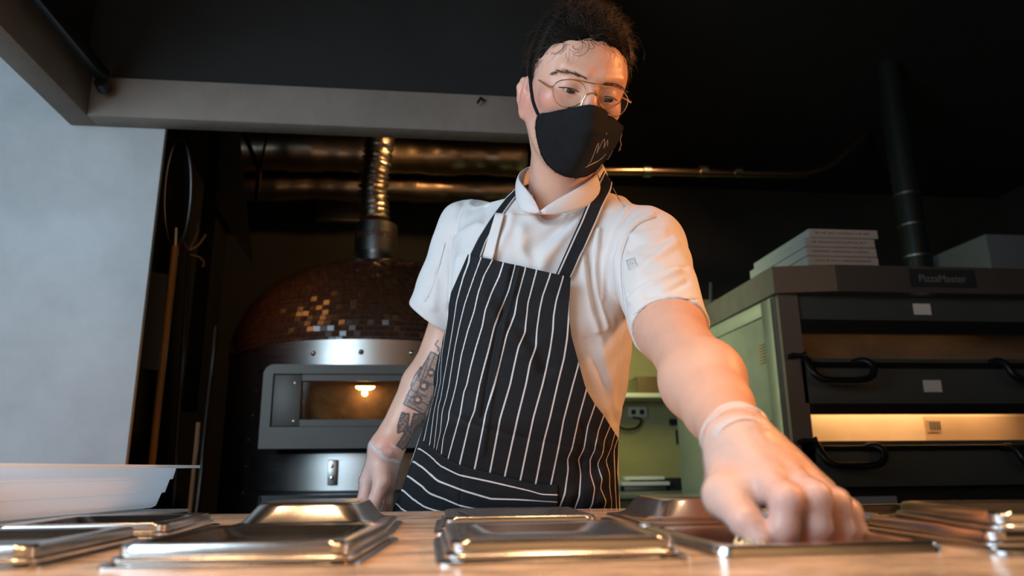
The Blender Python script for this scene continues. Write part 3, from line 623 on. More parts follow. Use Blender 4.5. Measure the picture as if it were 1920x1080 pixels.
tag(heap(CUT[0]+0.014, CUT[1]-0.014, CUT[2]+0.014, CUT[3]-0.014, 0.846, 700, 0.008, mt_meat, 'pan_topping', 3), 'heap of chopped reddish topping inside the open pan', 'topping', kind='stuff')
q = heap(-0.011, 0.011, -0.008, 0.008, -0.008, 14, 0.0055, mt_cream, 'cream_crumb', 5); q.location = at(1412, 1019, 0.548)
tag(q, 'pinch of cream coloured crumbs held between thumb and finger', 'crumbs', kind='stuff')
# ---------------------------------------------------------------- frosted plastic trays at the left
RA = math.radians(-12); RP = (-0.41, 1.262)
def rt_(v):
    x, y = v[0]-RP[0], v[1]-RP[1]; return (RP[0]+x*math.cos(RA)-y*math.sin(RA), RP[1]+x*math.sin(RA)+y*math.cos(RA), v[2])
def tray(x0, x1, y0, y1, z0, z1, flare, lip):
    mb = MB(); th = 0.0025
    def rect(o, z): return [(x0+o, y0+o, z), (x1-o, y0+o, z), (x1-o, y1-o, z), (x0+o, y1-o, z)]
    pr = [(flare+0.004, z0), (flare, z0+0.003), (flare*0.75, z0+(z1-z0)*0.34), (flare*0.55, z0+(z1-z0)*0.36), (flare*0.35, z0+(z1-z0)*0.66), (flare*0.16, z0+(z1-z0)*0.68), (0, z1), (-lip, z1+0.0005), (-lip, z1-0.004), (-lip+0.002, z1-0.004), (-lip+0.002, z1-0.0025), (th, z1-0.0025), (flare+th, z0+0.006)]
    vs = []
    for o, z in pr: vs += rect(o, z)
    fs = [(i*4+k, i*4+(k+1) % 4, (i+1)*4+(k+1) % 4, (i+1)*4+k) for i in range(len(pr)-1) for k in range(4)]
    fs += [(0, 1, 2, 3), tuple((len(pr)-1)*4+k for k in range(4))]
    return mb.add([rt_(v) for v in vs], fs, False)
ty = 1.262; zr = at(345, 873, ty)[2]
tb = empty('dough_tray', (-0.75, 0.9, 0.908), 'frosted white plastic dough tray on the counter at the left', 'tray')
tray(-1.05, at(331, 880, ty)[0], 0.86, ty, 0.9085, zr, 0.018, 0.026).build('tray_body', mt_plastic, tb)
q = MB().box((-1.06, 0.845, 0.9003), (at(352, 960, ty)[0], ty+0.008, 0.9050), 0.0015).box((-1.03, 0.95, 0.9050), (-0.44, ty-0.03, 0.9080), 0.001); q.v = [rt_(v) for v in q.v]; q = q.build('tray_lid', mt_plastic)
tag(q, 'flat frosted plastic lid lying under the white dough tray', 'lid')
for i, (x, y, r) in enumerate(((-0.58, 1.01, 0.045), (-0.70, 1.05, 0.05), (-0.50, 1.10, 0.032), (-0.48, 1.19, 0.026), (-0.62, 1.17, 0.048))):
    x, y, _z = rt_((x, y, 0)); o = MB().lathe([(0, 0.026), (r*0.5, 0.024), (r*0.85, 0.014), (r, 0.004), (r*0.9, 0.0), (0, 0.0)], (x, y, 0.9146), 24).build('dough_ball', mt_dough)
    tag(o, ['dough ball nearest the picture edge, blurred inside the frosted tray', 'large dough ball in the middle of the frosted tray', 'smaller brownish dough ball in the frosted tray', 'smallest dough ball at the far end of the frosted tray', 'dough ball farthest from the lids in the frosted tray'][i], 'dough', 'dough balls in the frosted tray')
# ---------------------------------------------------------------- sculpting: signed distances meshed by surface nets
def vlen(a): return np.sqrt((a*a).sum(-1))
def smin(a, b, k):
    h = np.clip(0.5+0.5*(b-a)/k, 0, 1); return b+(a-b)*h-k*h*(1-h)
class Sculpt:
    def __init__(s): s.ops = []
    def add(s, fn, k=0.01, sub=False): s.ops.append((fn, k, sub)); return s
    def cap(s, a, b, r1, r2, k=0.01, sub=False, flat=None, fs=1.0):
        a = np.array(a, float); b = np.array(b, float); ab = b-a; L2 = max(ab@ab, 1e-9)
        f = None if flat is None else np.array(flat)/np.linalg.norm(flat)
        def fn(P):
            pa = P-a; h = np.clip(pa@ab/L2, 0, 1); q = pa-h[:, None]*ab
            if f is not None: q = q+np.outer(q@f, f)*(fs-1)
            return vlen(q)-(r1+(r2-r1)*h)
        return s.add(fn, k, sub)
    def ell(s, c, r, k=0.01, sub=False, R=None):
        c = np.array(c, float); r = np.array(r, float)
        def fn(P):
            p = P-c
            if R is not None: p = p@R          # columns of R are the local axes
            k0 = vlen(p/r); k1 = vlen(p/(r*r)); return k0*(k0-1)/np.maximum(k1, 1e-9)
        return s.add(fn, k, sub)
    def chain(s, pts, rs, k=0.006, **kw):
        for i in range(len(pts)-1): s.cap(pts[i], pts[i+1], rs[i], rs[i+1], k, **kw)
        return s
    def ev(s, P, act=None):
        d = np.full(len(P), 0.2)
        for fn, k, sub in s.ops:
            e = fn(P)
            d = -smin(-d, e, k) if sub else smin(d, e, k)
        return d
    def mesh(s, lo, hi, h, margin=0.03):
        N = 8; B = N*h; lo = np.array(lo, float); n = np.ceil((np.array(hi)-lo)/B).astype(int)
        # coarse stage in blocks of 4x4x4 fine blocks
        def centres(idx, size): return lo+(idx+0.5)*size
        nb = np.ceil(n/4).astype(int)
        I = np.stack(np.meshgrid(*[np.arange(k) for k in nb], indexing='ij'), -1).reshape(-1, 3)
        d = s.ev(centres(I, 4*B)); I = I[np.abs(d) < 4*B*0.87*1.3+0.004]
        off = np.stack(np.meshgrid(*[np.arange(4)]*3, indexing='ij'), -1).reshape(-1, 3)
        J = (I[:, None]*4+off[None]).reshape(-1, 3)
        d = s.ev(centres(J, B)); J = J[np.abs(d) < B*0.87*1.5+0.002]
        g = np.stack(np.meshgrid(*[np.arange(N+1)]*3, indexing='ij'), -1).reshape(-1, 3)
        D = np.empty((len(J), (N+1)**3)); step = 1200
        cen = centres(J, B)
        for i in range(0, len(J), step):
            Jb = J[i:i+step]; c = cen[i:i+step]; P = (lo+(Jb[:, None]*N+g[None])*h)
            m = len(Jb); dd = np.full((m, P.shape[1]), 0.2)
            for fn, k, sub in s.ops:
                e = np.abs(fn(c)) if sub else fn(c)
                a = e < B*0.87*1.6+k*1.5+0.012
                if not a.any(): continue
                Pa = P[a]; ee = fn(Pa.reshape(-1, 3)).reshape(Pa.shape[:2])
                dd[a] = -smin(-dd[a], ee, k) if sub else smin(dd[a], ee, k)
            D[i:i+step] = dd
        D = D.reshape(-1, N+1, N+1, N+1); S = D < 0
        # cells
        cs = S[:, :-1, :-1, :-1].astype(np.int8)
        tot = sum(S[:, a:a+N, b:b+N, c:c+N].astype(np.int8) for a in (0, 1) for b in (0, 1) for c in (0, 1))
        bi, x, y, z = np.nonzero((tot > 0) & (tot < 8))
        base = np.stack([x, y, z], 1); gi = J[bi]*N+base
        acc = np.zeros((len(bi), 3)); cnt = np.zeros(len(bi))
        cor = [(a, b, c) for a in (0, 1) for b in (0, 1) for c in (0, 1)]
        for ca in cor:
            for ax in range(3):
                if ca[ax]: continue
                cb = list(ca); cb[ax] = 1
                da = D[bi, x+ca[0], y+ca[1], z+ca[2]]; db = D[bi, x+cb[0], y+cb[1], z+cb[2]]
                m = (da < 0) != (db < 0); t = np.where(m, da/np.where(m, da-db, 1), 0)
                p = np.tile(np.array(ca, float), (len(bi), 1)); p[:, ax] += t
                acc[m] += p[m]; cnt[m] += 1
        V = lo+(gi+acc/cnt[:, None])*h
        M_ = 1 << 20
        key = lambda q: (q[:, 0]*M_+q[:, 1])*M_+q[:, 2]
        K = key(gi.astype(np.int64)); o = np.argsort(K); K = K[o]; V = V[o]
        Fs = []
        for ax in range(3):
            sl0 = [slice(None)]+[slice(0, N)]*3; sl1 = list(sl0); sl1[ax+1] = slice(1, N+1)
            a = S[tuple(sl0)]; b = S[tuple(sl1)]
            bi2, x2, y2, z2 = np.nonzero(a != b); q = J[bi2]*N+np.stack([x2, y2, z2], 1); flip = ~a[bi2, x2, y2, z2]
            u, v = [(1, 2), (2, 0), (0, 1)][ax]; ids = []
            for du, dv in ((0, 0), (1, 0), (1, 1), (0, 1)):
                w = q.astype(np.int64).copy(); w[:, u] -= du; w[:, v] -= dv
                kk = key(w); i = np.searchsorted(K, kk); i = np.minimum(i, len(K)-1); ids.append(np.where(K[i] == kk, i, -1))
            ids = np.stack(ids, 1); ok = (ids >= 0).all(1); ids = ids[ok]; fl = flip[ok]
            ids[fl] = ids[fl][:, ::-1]; Fs.append(ids)
        return V, np.concatenate(Fs)
def relax(V, Fc, it=2, lam=0.5):
    E_ = np.concatenate([Fc[:, [0, 1]], Fc[:, [1, 2]], Fc[:, [2, 3]], Fc[:, [3, 0]]])
    for _ in range(it):
        acc = np.zeros_like(V); c = np.bincount(E_.ravel(), minlength=len(V)).astype(float)
        for i in range(3):
            acc[:, i] = np.bincount(E_[:, 0], V[E_[:, 1], i], len(V))+np.bincount(E_[:, 1], V[E_[:, 0], i], len(V))
        V = V+(acc/np.maximum(c, 1)[:, None]-V)*lam
    return V
def vnormals(V, Fc):
    n = np.cross(V[Fc[:, 2]]-V[Fc[:, 0]], V[Fc[:, 3]]-V[Fc[:, 1]]); N = np.zeros_like(V)
    for k in range(4):
        for i in range(3): N[:, i] += np.bincount(Fc[:, k], n[:, i], len(V))
    return N/np.maximum(np.linalg.norm(N, axis=1), 1e-12)[:, None]
def npmesh(name, V, Fc, mat, parent=None, smooth=True, attrs=None):
    me = bpy.data.meshes.new(name); V = np.asarray(V, np.float32); Fc = np.asarray(Fc, np.int32)
    me.vertices.add(len(V)); me.vertices.foreach_set('co', V.ravel())
    m = Fc.shape[1]; me.loops.add(Fc.size); me.loops.foreach_set('vertex_index', Fc.ravel())
    me.polygons.add(len(Fc)); me.polygons.foreach_set('loop_start', np.arange(0, Fc.size, m, dtype=np.int32))
    me.update(calc_edges=True); me.validate()
    me.polygons.foreach_set('use_smooth', [smooth]*len(me.polygons))
    for k, a in (attrs or {}).items():
        at_ = me.attributes.new(k, 'FLOAT', 'POINT'); at_.data.foreach_set('value', np.asarray(a, np.float32))
    return link(name, me, mat, parent)
def polydist(x, y, pts):
    pts = np.array(pts, float); d = np.full(x.shape, 1e9)
    for (ax, ay), (bx, by) in zip(pts[:-1], pts[1:]):
        dx, dy = bx-ax, by-ay; L = dx*dx+dy*dy+1e-9
        h = np.clip(((x-ax)*dx+(y-ay)*dy)/L, 0, 1); d = np.minimum(d, np.hypot(x-ax-h*dx, y-ay-h*dy))
    return d
def inpoly(x, y, pts):
    r = np.zeros(x.shape, bool); n = len(pts)
    for i in range(n):
        (x0, y0), (x1, y1) = pts[i], pts[(i+1) % n]
        if y0 == y1: continue
        c = ((y0 > y) != (y1 > y)) & (x < (x1-x0)*(y-y0)/(y1-y0)+x0); r ^= c
    return r
def rays(px, py):
    px = np.asarray(px, float); py = np.asarray(py, float)
    return FW+RT*((px-960)/F)[..., None]-UP*((py-540)/F)[..., None]
def march(fn, px, py, y0, y1, n=90):
    """first Y at which fn crosses zero along the rays; nan where it never does"""
    d = rays(px, py).reshape(-1, 3); d = d/d[:, 1:2]; Ys = np.linspace(y0, y1, n); prev = None
    hit = np.full(len(d), np.nan)
    for i, Y in enumerate(Ys):
        v = fn(CAM+d*Y)
        if prev is not None:
            m = np.isnan(hit) & (v <= 0) & (prev > 0)
            hit[m] = Ys[i-1]+(Ys[i]-Ys[i-1])*prev[m]/(prev[m]-v[m])
        prev = v
    return hit.reshape(np.shape(px))
def at_many(px, py, Y):
    d = rays(px, py); return CAM+d*(Y/d[..., 1])[..., None]
def spl(pts, n):
    """smooth resampling of a pixel polyline"""
    return resample([(*p, 0) if len(p) == 2 else p for p in pts], n)[:, :2]
def lerp_line(pts, s):
    pts = np.array(pts, float); d = np.concatenate([[0], np.cumsum(np.hypot(*np.diff(pts[:, :2], axis=0).T))]); d /= d[-1]
    return np.stack([np.interp(s, d, pts[:, i]) for i in range(pts.shape[1])], -1)
def solid_grid(P, thick, off):
    """grid of points (n,m,3) made into a sheet with thickness; off = outward direction (n,m,3)"""
    n, m = P.shape[:2]; V = np.concatenate([(P+off*thick).reshape(-1, 3), P.reshape(-1, 3)]); k = n*m
    i, j = np.meshgrid(np.arange(n-1), np.arange(m-1), indexing='ij'); a = (i*m+j).ravel()
    Fa = np.stack([a, a+1, a+m+1, a+m], 1); Fb = Fa[:, ::-1]+k
    e = []
    for idx in (np.arange(m), (n-1)*m+np.arange(m)[::-1], np.arange(n)[::-1]*m, np.arange(n)*m+m-1):
        e.append(np.stack([idx[:-1], idx[:-1]+k, idx[1:]+k, idx[1:]], 1))
    return V, np.concatenate([Fa, Fb]+e)
def gnormals(P):
    du = np.gradient(P, axis=1); dv = np.gradient(P, axis=0); n = np.cross(du, dv); n /= np.maximum(np.linalg.norm(n, axis=-1), 1e-9)[..., None]
    c = CAM-P; s = np.sign((n*c).sum(-1)); return n*s[..., None]

# ---------------------------------------------------------------- the chef: frames and joints
HC = at(1078, 160, 1.0)                    # centre of the head at eye height
tc = (CAM-HC)/np.linalg.norm(CAM-HC)
hr = RT-tc*(RT@tc); hr /= np.linalg.norm(hr); hu = np.cross(tc, hr)
a_ = math.radians(13); hr2 = math.cos(a_)*hr-math.sin(a_)*hu; hu2 = math.cos(a_)*hu+math.sin(a_)*hr
a_ = math.radians(17); HF = math.cos(a_)*tc+math.sin(a_)*hr2; HR = math.cos(a_)*hr2-math.sin(a_)*tc; HU = hu2
a_ = math.radians(4); HF, HU = math.cos(a_)*HF-math.sin(a_)*HU, math.cos(a_)*HU+math.sin(a_)*HF
HM = np.stack([HR, HU, HF], 1)             # local (right, up, forward) -> world
HS = 1.03
def hl(x, y, z): return HC+HM@(np.array([x, y, z])*HS)
def to_head(P): return ((P-HC)@HM)/HS
S_R, E_R, W_R = at(1212, 462, 1.07), at(1312, 705, 0.80), at(1388, 832, 0.64)
S_L, E_L, W_L = at(878, 432, 1.25), at(836, 645, 1.33), at(724, 842, 1.32)
NB = at(1045, 392, 1.13)
TW = math.radians(14); TX = np.array([math.cos(TW), -math.sin(TW), 0]); TY = np.array([math.sin(TW), math.cos(TW), 0])
SL = [(395, 905, 1175, 1.165, 0.085), (440, 868, 1205, 1.165, 0.108), (500, 852, 1192, 1.175, 0.122), (570, 844, 1184, 1.190, 0.128), (640, 838, 1184, 1.205, 0.128), (720, 824, 1176, 1.225, 0.126), (800, 800, 1160, 1.248, 0.124), (880, 775, 1158, 1.288, 0.118), (960, 752, 1160, 1.315, 0.112), (1100, 745, 1170, 1.325, 0.112)]
sl = []
for py, l, r, Y, b in SL:
    c = at((l+r)/2, py, Y); z = (c-CAM)@FW; sl.append((c[2], c[0], c[1], (r-l)/2*z/F, b))
sl = np.array(sorted(sl))
def torso(P, off=0.0, zcut=0.80):
    z = P[:, 2]; cx, cy, a, b = [np.interp(z, sl[:, 0], sl[:, i]) for i in (1, 2, 3, 4)]
    q = P-np.stack([cx, cy, z], 1); x = q@TX; y = q@TY; a = a+off; b = b+off
    k = ((np.abs(x)/a)**2.4+(np.abs(y)/b)**2.4)**(1/2.4)
    d = (k-1)*np.minimum(a, b)*0.85
    top = sl[-1, 0]+off; return np.maximum(np.maximum(d, z-top), zcut-z)

# ---- skin: head, neck, arms, hands as one surface
sk = Sculpt()
def he(c, r, k=0.012, sub=False, rot=None):
    R = HM if rot is None else HM@np.array(Euler(rot).to_matrix()); sk.ell(hl(*c), np.array(r)*HS, k, sub, R)
def hc(a, b, r1, r2, k=0.01, sub=False): sk.cap(hl(*a), hl(*b), r1*HS, r2*HS, k, sub)
he((0, .022, -.018), (.0715, .083, .094))
he((0, .016, .022), (.066, .066, .060), .02)
he((0, -.035, .020), (.060, .078, .062), .02)
he((0, -.055, .035), (.047, .060, .050), .02)
hc((-.012, -.104, .060), (.012, -.104, .060), .019, .019, .015)
for s_ in (-1, 1):
    hc((s_*.058, -.045, -.005), (s_*.022, -.098, .048), .016, .016, .02)
    hc((s_*.012, .022, .080), (s_*.042, .026, .066), .008, .007, .012)
    he((s_*.042, -.022, .055), (.020, .018, .018), .016)
    he((s_*.030, .000, .094), (.019, .0125, .016), .010, True)
    he((s_*.0295, .0005, .0680), (.0155, .0140, .0140), .006)
hc((0, .016, .082), (0, -.012, .093), .0075, .0080, .008)
hc((0, -.012, .093), (0, -.034, .104), .0080, .0115, .008)
for s_ in (-1, 1): he((s_*.012, -.038, .094), (.009, .008, .010), .006)
hc((-.018, -.066, .078), (.018, -.066, .078), .007, .007, .008)
# eye openings below the lowered lids, tilted with the eye line
for s_ in (-1, 1): he((s_*.0295+.001, -.0040, .0820), (.0140, .0031, .0085), .0012, True, (0, 0, s_*0.06))
# ears
for s_ in (-1, 1):
    ez = -.008; ring_ = [(s_*.067, -.016, -.002), (s_*.071, -.009, -.008), (s_*.076, -.012, -.018), (s_*.079, -.023, -.022), (s_*.075, -.041, -.016), (s_*.070, -.056, -.006), (s_*.067, -.060, .000)]
    for p, q_ in zip(ring_[:-1], ring_[1:]): hc(p, q_, .0048, .0048, .003)
    he((s_*.070, -.027, -.011), (.0045, .026, .014), .004, False, (0, s_*0.5, 0)); he((s_*.068, -.058, -.002), (.006, .009, .008), .005)
    hc((s_*.069, -.034, .002), (s_*.070, -.027, .002), .004, .004, .003)
nt_ = hl(0, -.06, -.018)
sk.cap(NB+[0.008, 0.03, -0.03], nt_+[.006, 0, 0], 0.060, 0.0515, 0.02)
sk.cap(hl(-.020, -.075, .020), NB+[-0.005, -0.030, 0.004], 0.020, 0.018, 0.03)
sk.cap(hl(-.055, -.03, -.012), NB+[-.02, -.035, 0.0], .014, .010, .02)
sk.cap(NB+[0, 0.04, -0.02], S_L*0.75+NB*0.25+[0, 0.01, -0.03], .05, .035, .04)
sk.cap(NB+[0, 0.04, -0.02], S_R*0.75+NB*0.25+[0, 0.03, -0.03], .05, .035, .04)
sk.add(lambda P: torso(P, -0.022, 0.86), 0.02)
# arms
M_R = at(1256, 618, .945)
sk.cap(S_R, M_R, .046, .0425, .02); sk.cap(M_R, E_R, .0425, .0400, .03)
FA = at(1346, 765, .735)
sk.cap(E_R*.7+FA*.3, FA, .0385, .0358, .05); sk.cap(FA, W_R, .0358, .0245, .012)
pass
sk.cap(S_L, E_L, .046, .038, .02); sk.cap(E_L, E_L*0.6+W_L*0.4, .037, .0375, .02); sk.cap(E_L*0.6+W_L*0.4, W_L, .0375, .0255, .012)
sk.cap(E_L+[0.02, 0.0, -0.02], E_L*0.4+W_L*0.6+[0.018, 0, 0], .030, .024, .02)
# reaching hand
def P3(l): return [at(*p) for p in l]
hand = Sculpt()
mc = P3([(1437, 905, .585), (1474, 897, .592), (1508, 905, .606), (1532, 922, .620)])
wr_ = [W_R+[-.010, 0, 0], W_R+[0, 0, .002], W_R+[.008, .004, 0], W_R+[.014, .006, -.004]]
for m_, w_ in zip(mc, wr_): hand.cap(w_, m_, .0235, .0145, .014)
hand.cap(W_R*1.25-E_R*0.25 if False else W_R+(E_R-W_R)*0.12, W_R, .0262, .0245, .012)
hand.cap(mc[0]*.5+mc[3]*.5+(W_R-mc[1])*.45+[0, .006, -.012], mc[1]+[0, .012, -.010], .020, .016, .02)
fing = [([(1437, 905, .585), (1474, 938, .550), (1469, 988, .549), (1457, 1018, .556)], [.0130, .0116, .0104, .0086]),
        ([(1474, 897, .592), (1526, 933, .553), (1531, 986, .553), (1520, 1020, .560)], [.0130, .0116, .0104, .0088]),
        ([(1508, 905, .606), (1563, 945, .568), (1574, 990, .568), (1566, 1020, .573)], [.0125, .0112, .0100, .0084]),
        ([(1532, 922, .620), (1586, 962, .590), (1599, 998, .588), (1598, 1020, .592)], [.0120, .0105, .0094, .0078])]
for i_, (pts, rs) in enumerate(fing):
    q = P3(pts); f = Sculpt()
    hand.chain(q, rs, .0045)
    hand.ell(q[1], (rs[1]*1.0,)*3, .004)
th = P3([(1366, 882, .635), (1364, 930, .598), (1398, 977, .565), (1427, 1012, .554)])
hand.cap(th[0], th[1], .0200, .0175, .012); hand.cap(th[1], th[2], .0170, .0125, .008); hand.cap(th[2], th[3], .0122, .0098, .004)
hand.cap(th[1], mc[0], .013, .011, .014)
# hanging hand
handL = Sculpt()
mcL = P3([(690, 902, 1.325), (703, 908, 1.335), (716, 910, 1.345), (728, 908, 1.355)])
for m_ in mcL: handL.cap(W_L, m_, .024, .0150, .014)
handL.cap(W_L+(E_L-W_L)*0.12, W_L, .0262, .0250, .012)
for (dx, dy, L_), m_, r_ in zip(((-8, 0, 0), (-3, .004, 4), (2, .006, 2), (8, .008, -6)), mcL, (.0112, .0112, .0108, .0096)):
    px_, py_, _z = proj(m_); p1 = at(px_-6+dx*.3, py_+40+L_, m_[1]-.012+dy); p2 = at(px_-3+dx*.3, py_+68+L_, m_[1]+.0+dy); p3 = at(px_+2+dx*.3, py_+88+L_, m_[1]+.012+dy)
    handL.chain([m_, p1, p2, p3], [r_*1.12, r_, r_*.9, r_*.78], .004)
tL = P3([(712, 868, 1.315), (716, 905, 1.292), (704, 938, 1.284), (701, 964, 1.284)])
handL.cap(tL[0], tL[1], .0185, .0150, .010); handL.cap(tL[1], tL[2], .0140, .0118, .005); handL.cap(tL[2], tL[3], .0118, .0092, .004)
sk.ops += [(f, k, s_) for f, k, s_ in hand.ops]+[(f, k, s_) for f, k, s_ in handL.ops]
import time; _T = time.time()
person = empty("person", (0.13, 1.33, 0.0), 'person in black mask, glasses, white chef jacket and striped apron reaching over the counter', 'person')
mt_skin = M('skin', (0.68, 0.40, 0.29), 0.42, var=0.06, vscale=25, bump=0.06, bscale=350, Subsurface_Weight=0.12, Subsurface_Radius=(0.02, 0.008, 0.004), Subsurface_Scale=0.4)
_nt = mt_skin.node_tree; _b = _nt.nodes['Principled BSDF']; _src = _b.inputs['Base Color'].links[0].from_socket
def mixcol(nt, src, attr, col, fac=1.0):
    a = nt.nodes.new('ShaderNodeAttribute'); a.attribute_name = attr; m = nt.nodes.new('ShaderNodeMix'); m.data_type = 'RGBA'
    mm = nt.nodes.new('ShaderNodeMath'); mm.operation = 'MULTIPLY'; mm.inputs[1].default_value = fac; mm.use_clamp = True
    nt.links.new(a.outputs['Fac'], mm.inputs[0]); nt.links.new(mm.outputs[0], m.inputs['Factor']); nt.links.new(src, m.inputs[6]); m.inputs[7].default_value = (*col, 1); return m.outputs[2]
_o = mixcol(_nt, _src, 'flush', (0.62, 0.20, 0.15)); _o = mixcol(_nt, _o, 'ink', (0.035, 0.05, 0.06), 0.9); _nt.links.new(_o, _b.inputs['Base Color'])
V, Fc = sk.mesh((-0.35, 0.45, 0.72), (0.62, 1.50, 1.86), 0.0018)
V = relax(V, Fc, 2, 0.35); N_ = vnormals(V, Fc)
px, py, pz = proj(V); facing = (N_*(CAM-V)).sum(1) > 0
# tattoo on the hanging forearm
ax_ = (W_L-E_L); tt_ = ((V-E_L)@ax_)/(ax_@ax_); q = V-E_L-tt_[:, None]*ax_
near = (vlen(q) < 0.062) & (tt_ > -0.25) & (tt_ < 0.98) & facing
cx8 = lambda l: [(x/2.842+640, y/2.842+600) for x, y in l]
blk1 = cx8([(478, 170), (545, 205), (520, 330), (445, 505), (333, 448), (352, 400), (420, 275)])
blk2 = cx8([(322, 495), (362, 500), (350, 592), (300, 600), (302, 560)])
blk3 = cx8([(385, 500), (450, 505), (425, 590), (330, 692), (296, 668), (340, 600), (372, 560)])
ink = np.zeros(len(V)); x_, y_ = px[near], py[near]; v_ = np.zeros(near.sum())
sn = 0.5+0.5*np.sin(x_*0.9+2.0*np.sin(y_*0.31))*np.sin(y_*0.83+2*np.sin(x_*0.27))
for pl, base_ in ((blk1, .42), (blk2, .62), (blk3, .72)):
    m = inpoly(x_, y_, pl); v_[m] = np.maximum(v_[m], base_*0.75+0.5*base_*(sn[m] > 0.5)); d = polydist(x_, y_, pl+[pl[0]]); v_ = np.maximum(v_, (d < 1.6)*0.85)
for l in ([(352, 400), (440, 440), (465, 460)], [(420, 275), (415, 310), (500, 350)], [(478, 170), (400, 400)], [(500, 185), (440, 330), (350, 445)], [(345, 420), (430, 480)], [(395, 315), (480, 350)], [(372, 372), (455, 410)], [(515, 110), (500, 130), (520, 150), (515, 165)], [(425, 250), (390, 300), (370, 350)]):
    d = polydist(x_, y_, cx8(l)); v_ = np.maximum(v_, np.clip(1.9-d, 0, 1)*0.85)
for cx_, cy_, r_ in ((440, 352, 27), (407, 425, 27), (478, 280, 24)):
    (ux, uy), = cx8([(cx_, cy_)]); d = np.hypot(x_-ux, y_-uy); v_[d < r_/2.842] = 0.75; v_[d < r_/2.842*0.42] = 0.10
v_ = np.clip(v_*1.3, 0, 1)*(x_ > 700); ink[near] = v_
rd = np.exp(-((px-985)**2+(py-190)**2)/40**2)*0.55+np.exp(-((px-1030)**2+(py-188)**2)/28**2)*0.30+np.exp(-((px-712)**2+(py-838)**2)/22**2)*0.5
rd += 0.30*np.exp(-((px-1470)**2+(py-960)**2)/90**2)+0.25*np.exp(-((px-1110)**2+(py-190)**2)/14**2)+0.3*np.exp(-((px-690)**2+(py-930)**2)/40**2)
body = npmesh('body', V, Fc, mt_skin, person, attrs={'ink': ink, 'flush': np.clip(rd, 0, 1)})
print('body', len(V), time.time()-_T)

# ---- eyes
mt_eye = bpy.data.materials.new('eye'); mt_eye.use_nodes = True; nt = mt_eye.node_tree; b = nt.nodes['Principled BSDF']; b.inputs['Roughness'].default_value = 0.08
tcn = nt.nodes.new('ShaderNodeTexCoord'); sp = nt.nodes.new('ShaderNodeSeparateXYZ'); rp = nt.nodes.new('ShaderNodeValToRGB'); rp.color_ramp.interpolation = 'LINEAR'
mr = nt.nodes.new('ShaderNodeMapRange'); mr.inputs[1].default_value = 0.0090; mr.inputs[2].default_value = 0.0125
nt.links.new(tcn.outputs['Object'], sp.inputs[0]); nt.links.new(sp.outputs[2], mr.inputs[0]); nt.links.new(mr.outputs[0], rp.inputs[0]); nt.links.new(rp.outputs[0], b.inputs['Base Color'])
cr = rp.color_ramp; cr.elements[0].color = (0.55, 0.50, 0.46, 1); cr.elements[1].position = 0.97; cr.elements[1].color = (0.004, 0.004, 0.004, 1)
for p_, c_ in ((0.38, (0.55, 0.50, 0.46, 1)), (0.42, (0.02, 0.018, 0.012, 1)), (0.60, (0.04, 0.04, 0.025, 1)), (0.84, (0.025, 0.024, 0.014, 1)), (0.88, (0.004, 0.004, 0.004, 1))):
    e = cr.elements.new(p_); e.color = c_
for s_ in (-1, 1):
    mb = MB(); r_ = 0.0126*HS; mb.lathe([(r_*math.sin(a), r_*math.cos(a)) for a in np.linspace(0.001, math.pi, 24)], (0, 0, 0), 32)
    o = mb.build('eyeball', mt_eye); g = HM@np.array([0.22, -0.30, 0.93])
    o.matrix_world = Matrix.Translation(hl(s_*.0295, .0000, .0682)) @ Vector(g).to_track_quat('Z', 'Y').to_matrix().to_4x4()
    mw = o.matrix_world.copy(); o.parent = person; o.matrix_parent_inverse = Matrix.Translation(person.location).inverted(); o.matrix_basis = mw

zz = lambda l, s_, ox, oy: [(x/s_+ox, y/s_+oy) for x, y in l]
# ---- strands helper: thin three-sided tubes in one mesh
def strands(paths, r, name, mat, parent):
    paths = np.asarray(paths); n, m = paths.shape[:2]
    t = np.gradient(paths, axis=1); t /= np.maximum(np.linalg.norm(t, axis=-1), 1e-9)[..., None]
    u = np.cross(t, np.array([0.31, 0.52, 0.79])); u /= np.maximum(np.linalg.norm(u, axis=-1), 1e-9)[..., None]; w = np.cross(t, u)
    rr_ = (np.asarray(r).reshape(-1, 1)*np.linspace(1, 0.25, m)[None])[..., None]
    ring_ = np.stack([paths+(u*math.cos(a)+w*math.sin(a))*rr_ for a in (0, 2.094, 4.189)], 2)
    V = ring_.reshape(-1, 3); i, j = np.meshgrid(np.arange(n), np.arange(m-1), indexing='ij'); b0 = ((i*m+j)*3).ravel(); Fs = []
    for k in range(3): k2 = (k+1) % 3; Fs.append(np.stack([b0+k, b0+k2, b0+3+k2, b0+3+k], 1))
    return npmesh(name, V, np.concatenate(Fs), mat, parent)
mt_hair = M('dark_brown_hair', (0.028, 0.016, 0.009), 0.38, Specular_IOR_Level=0.4)
mt_haircap = M('hair_under_layer', (0.006, 0.005, 0.004), 0.9, Specular_IOR_Level=0.05)
hp_ = Sculpt()
def hl_region(x, y, z): return y-(1.12*z+0.0)+0.03*np.clip((np.abs(x)-.055)/.02, 0, 1)
hp_.ell(hl(0, .033, -.020), np.array((.080, .094, .099))*HS, .01, False, HM)
def cutf(P):
    q = to_head(P); return hl_region(q[:, 0], q[:, 1], q[:, 2])*0.65*HS
hp_.add(cutf, 0.008, True) if False else None
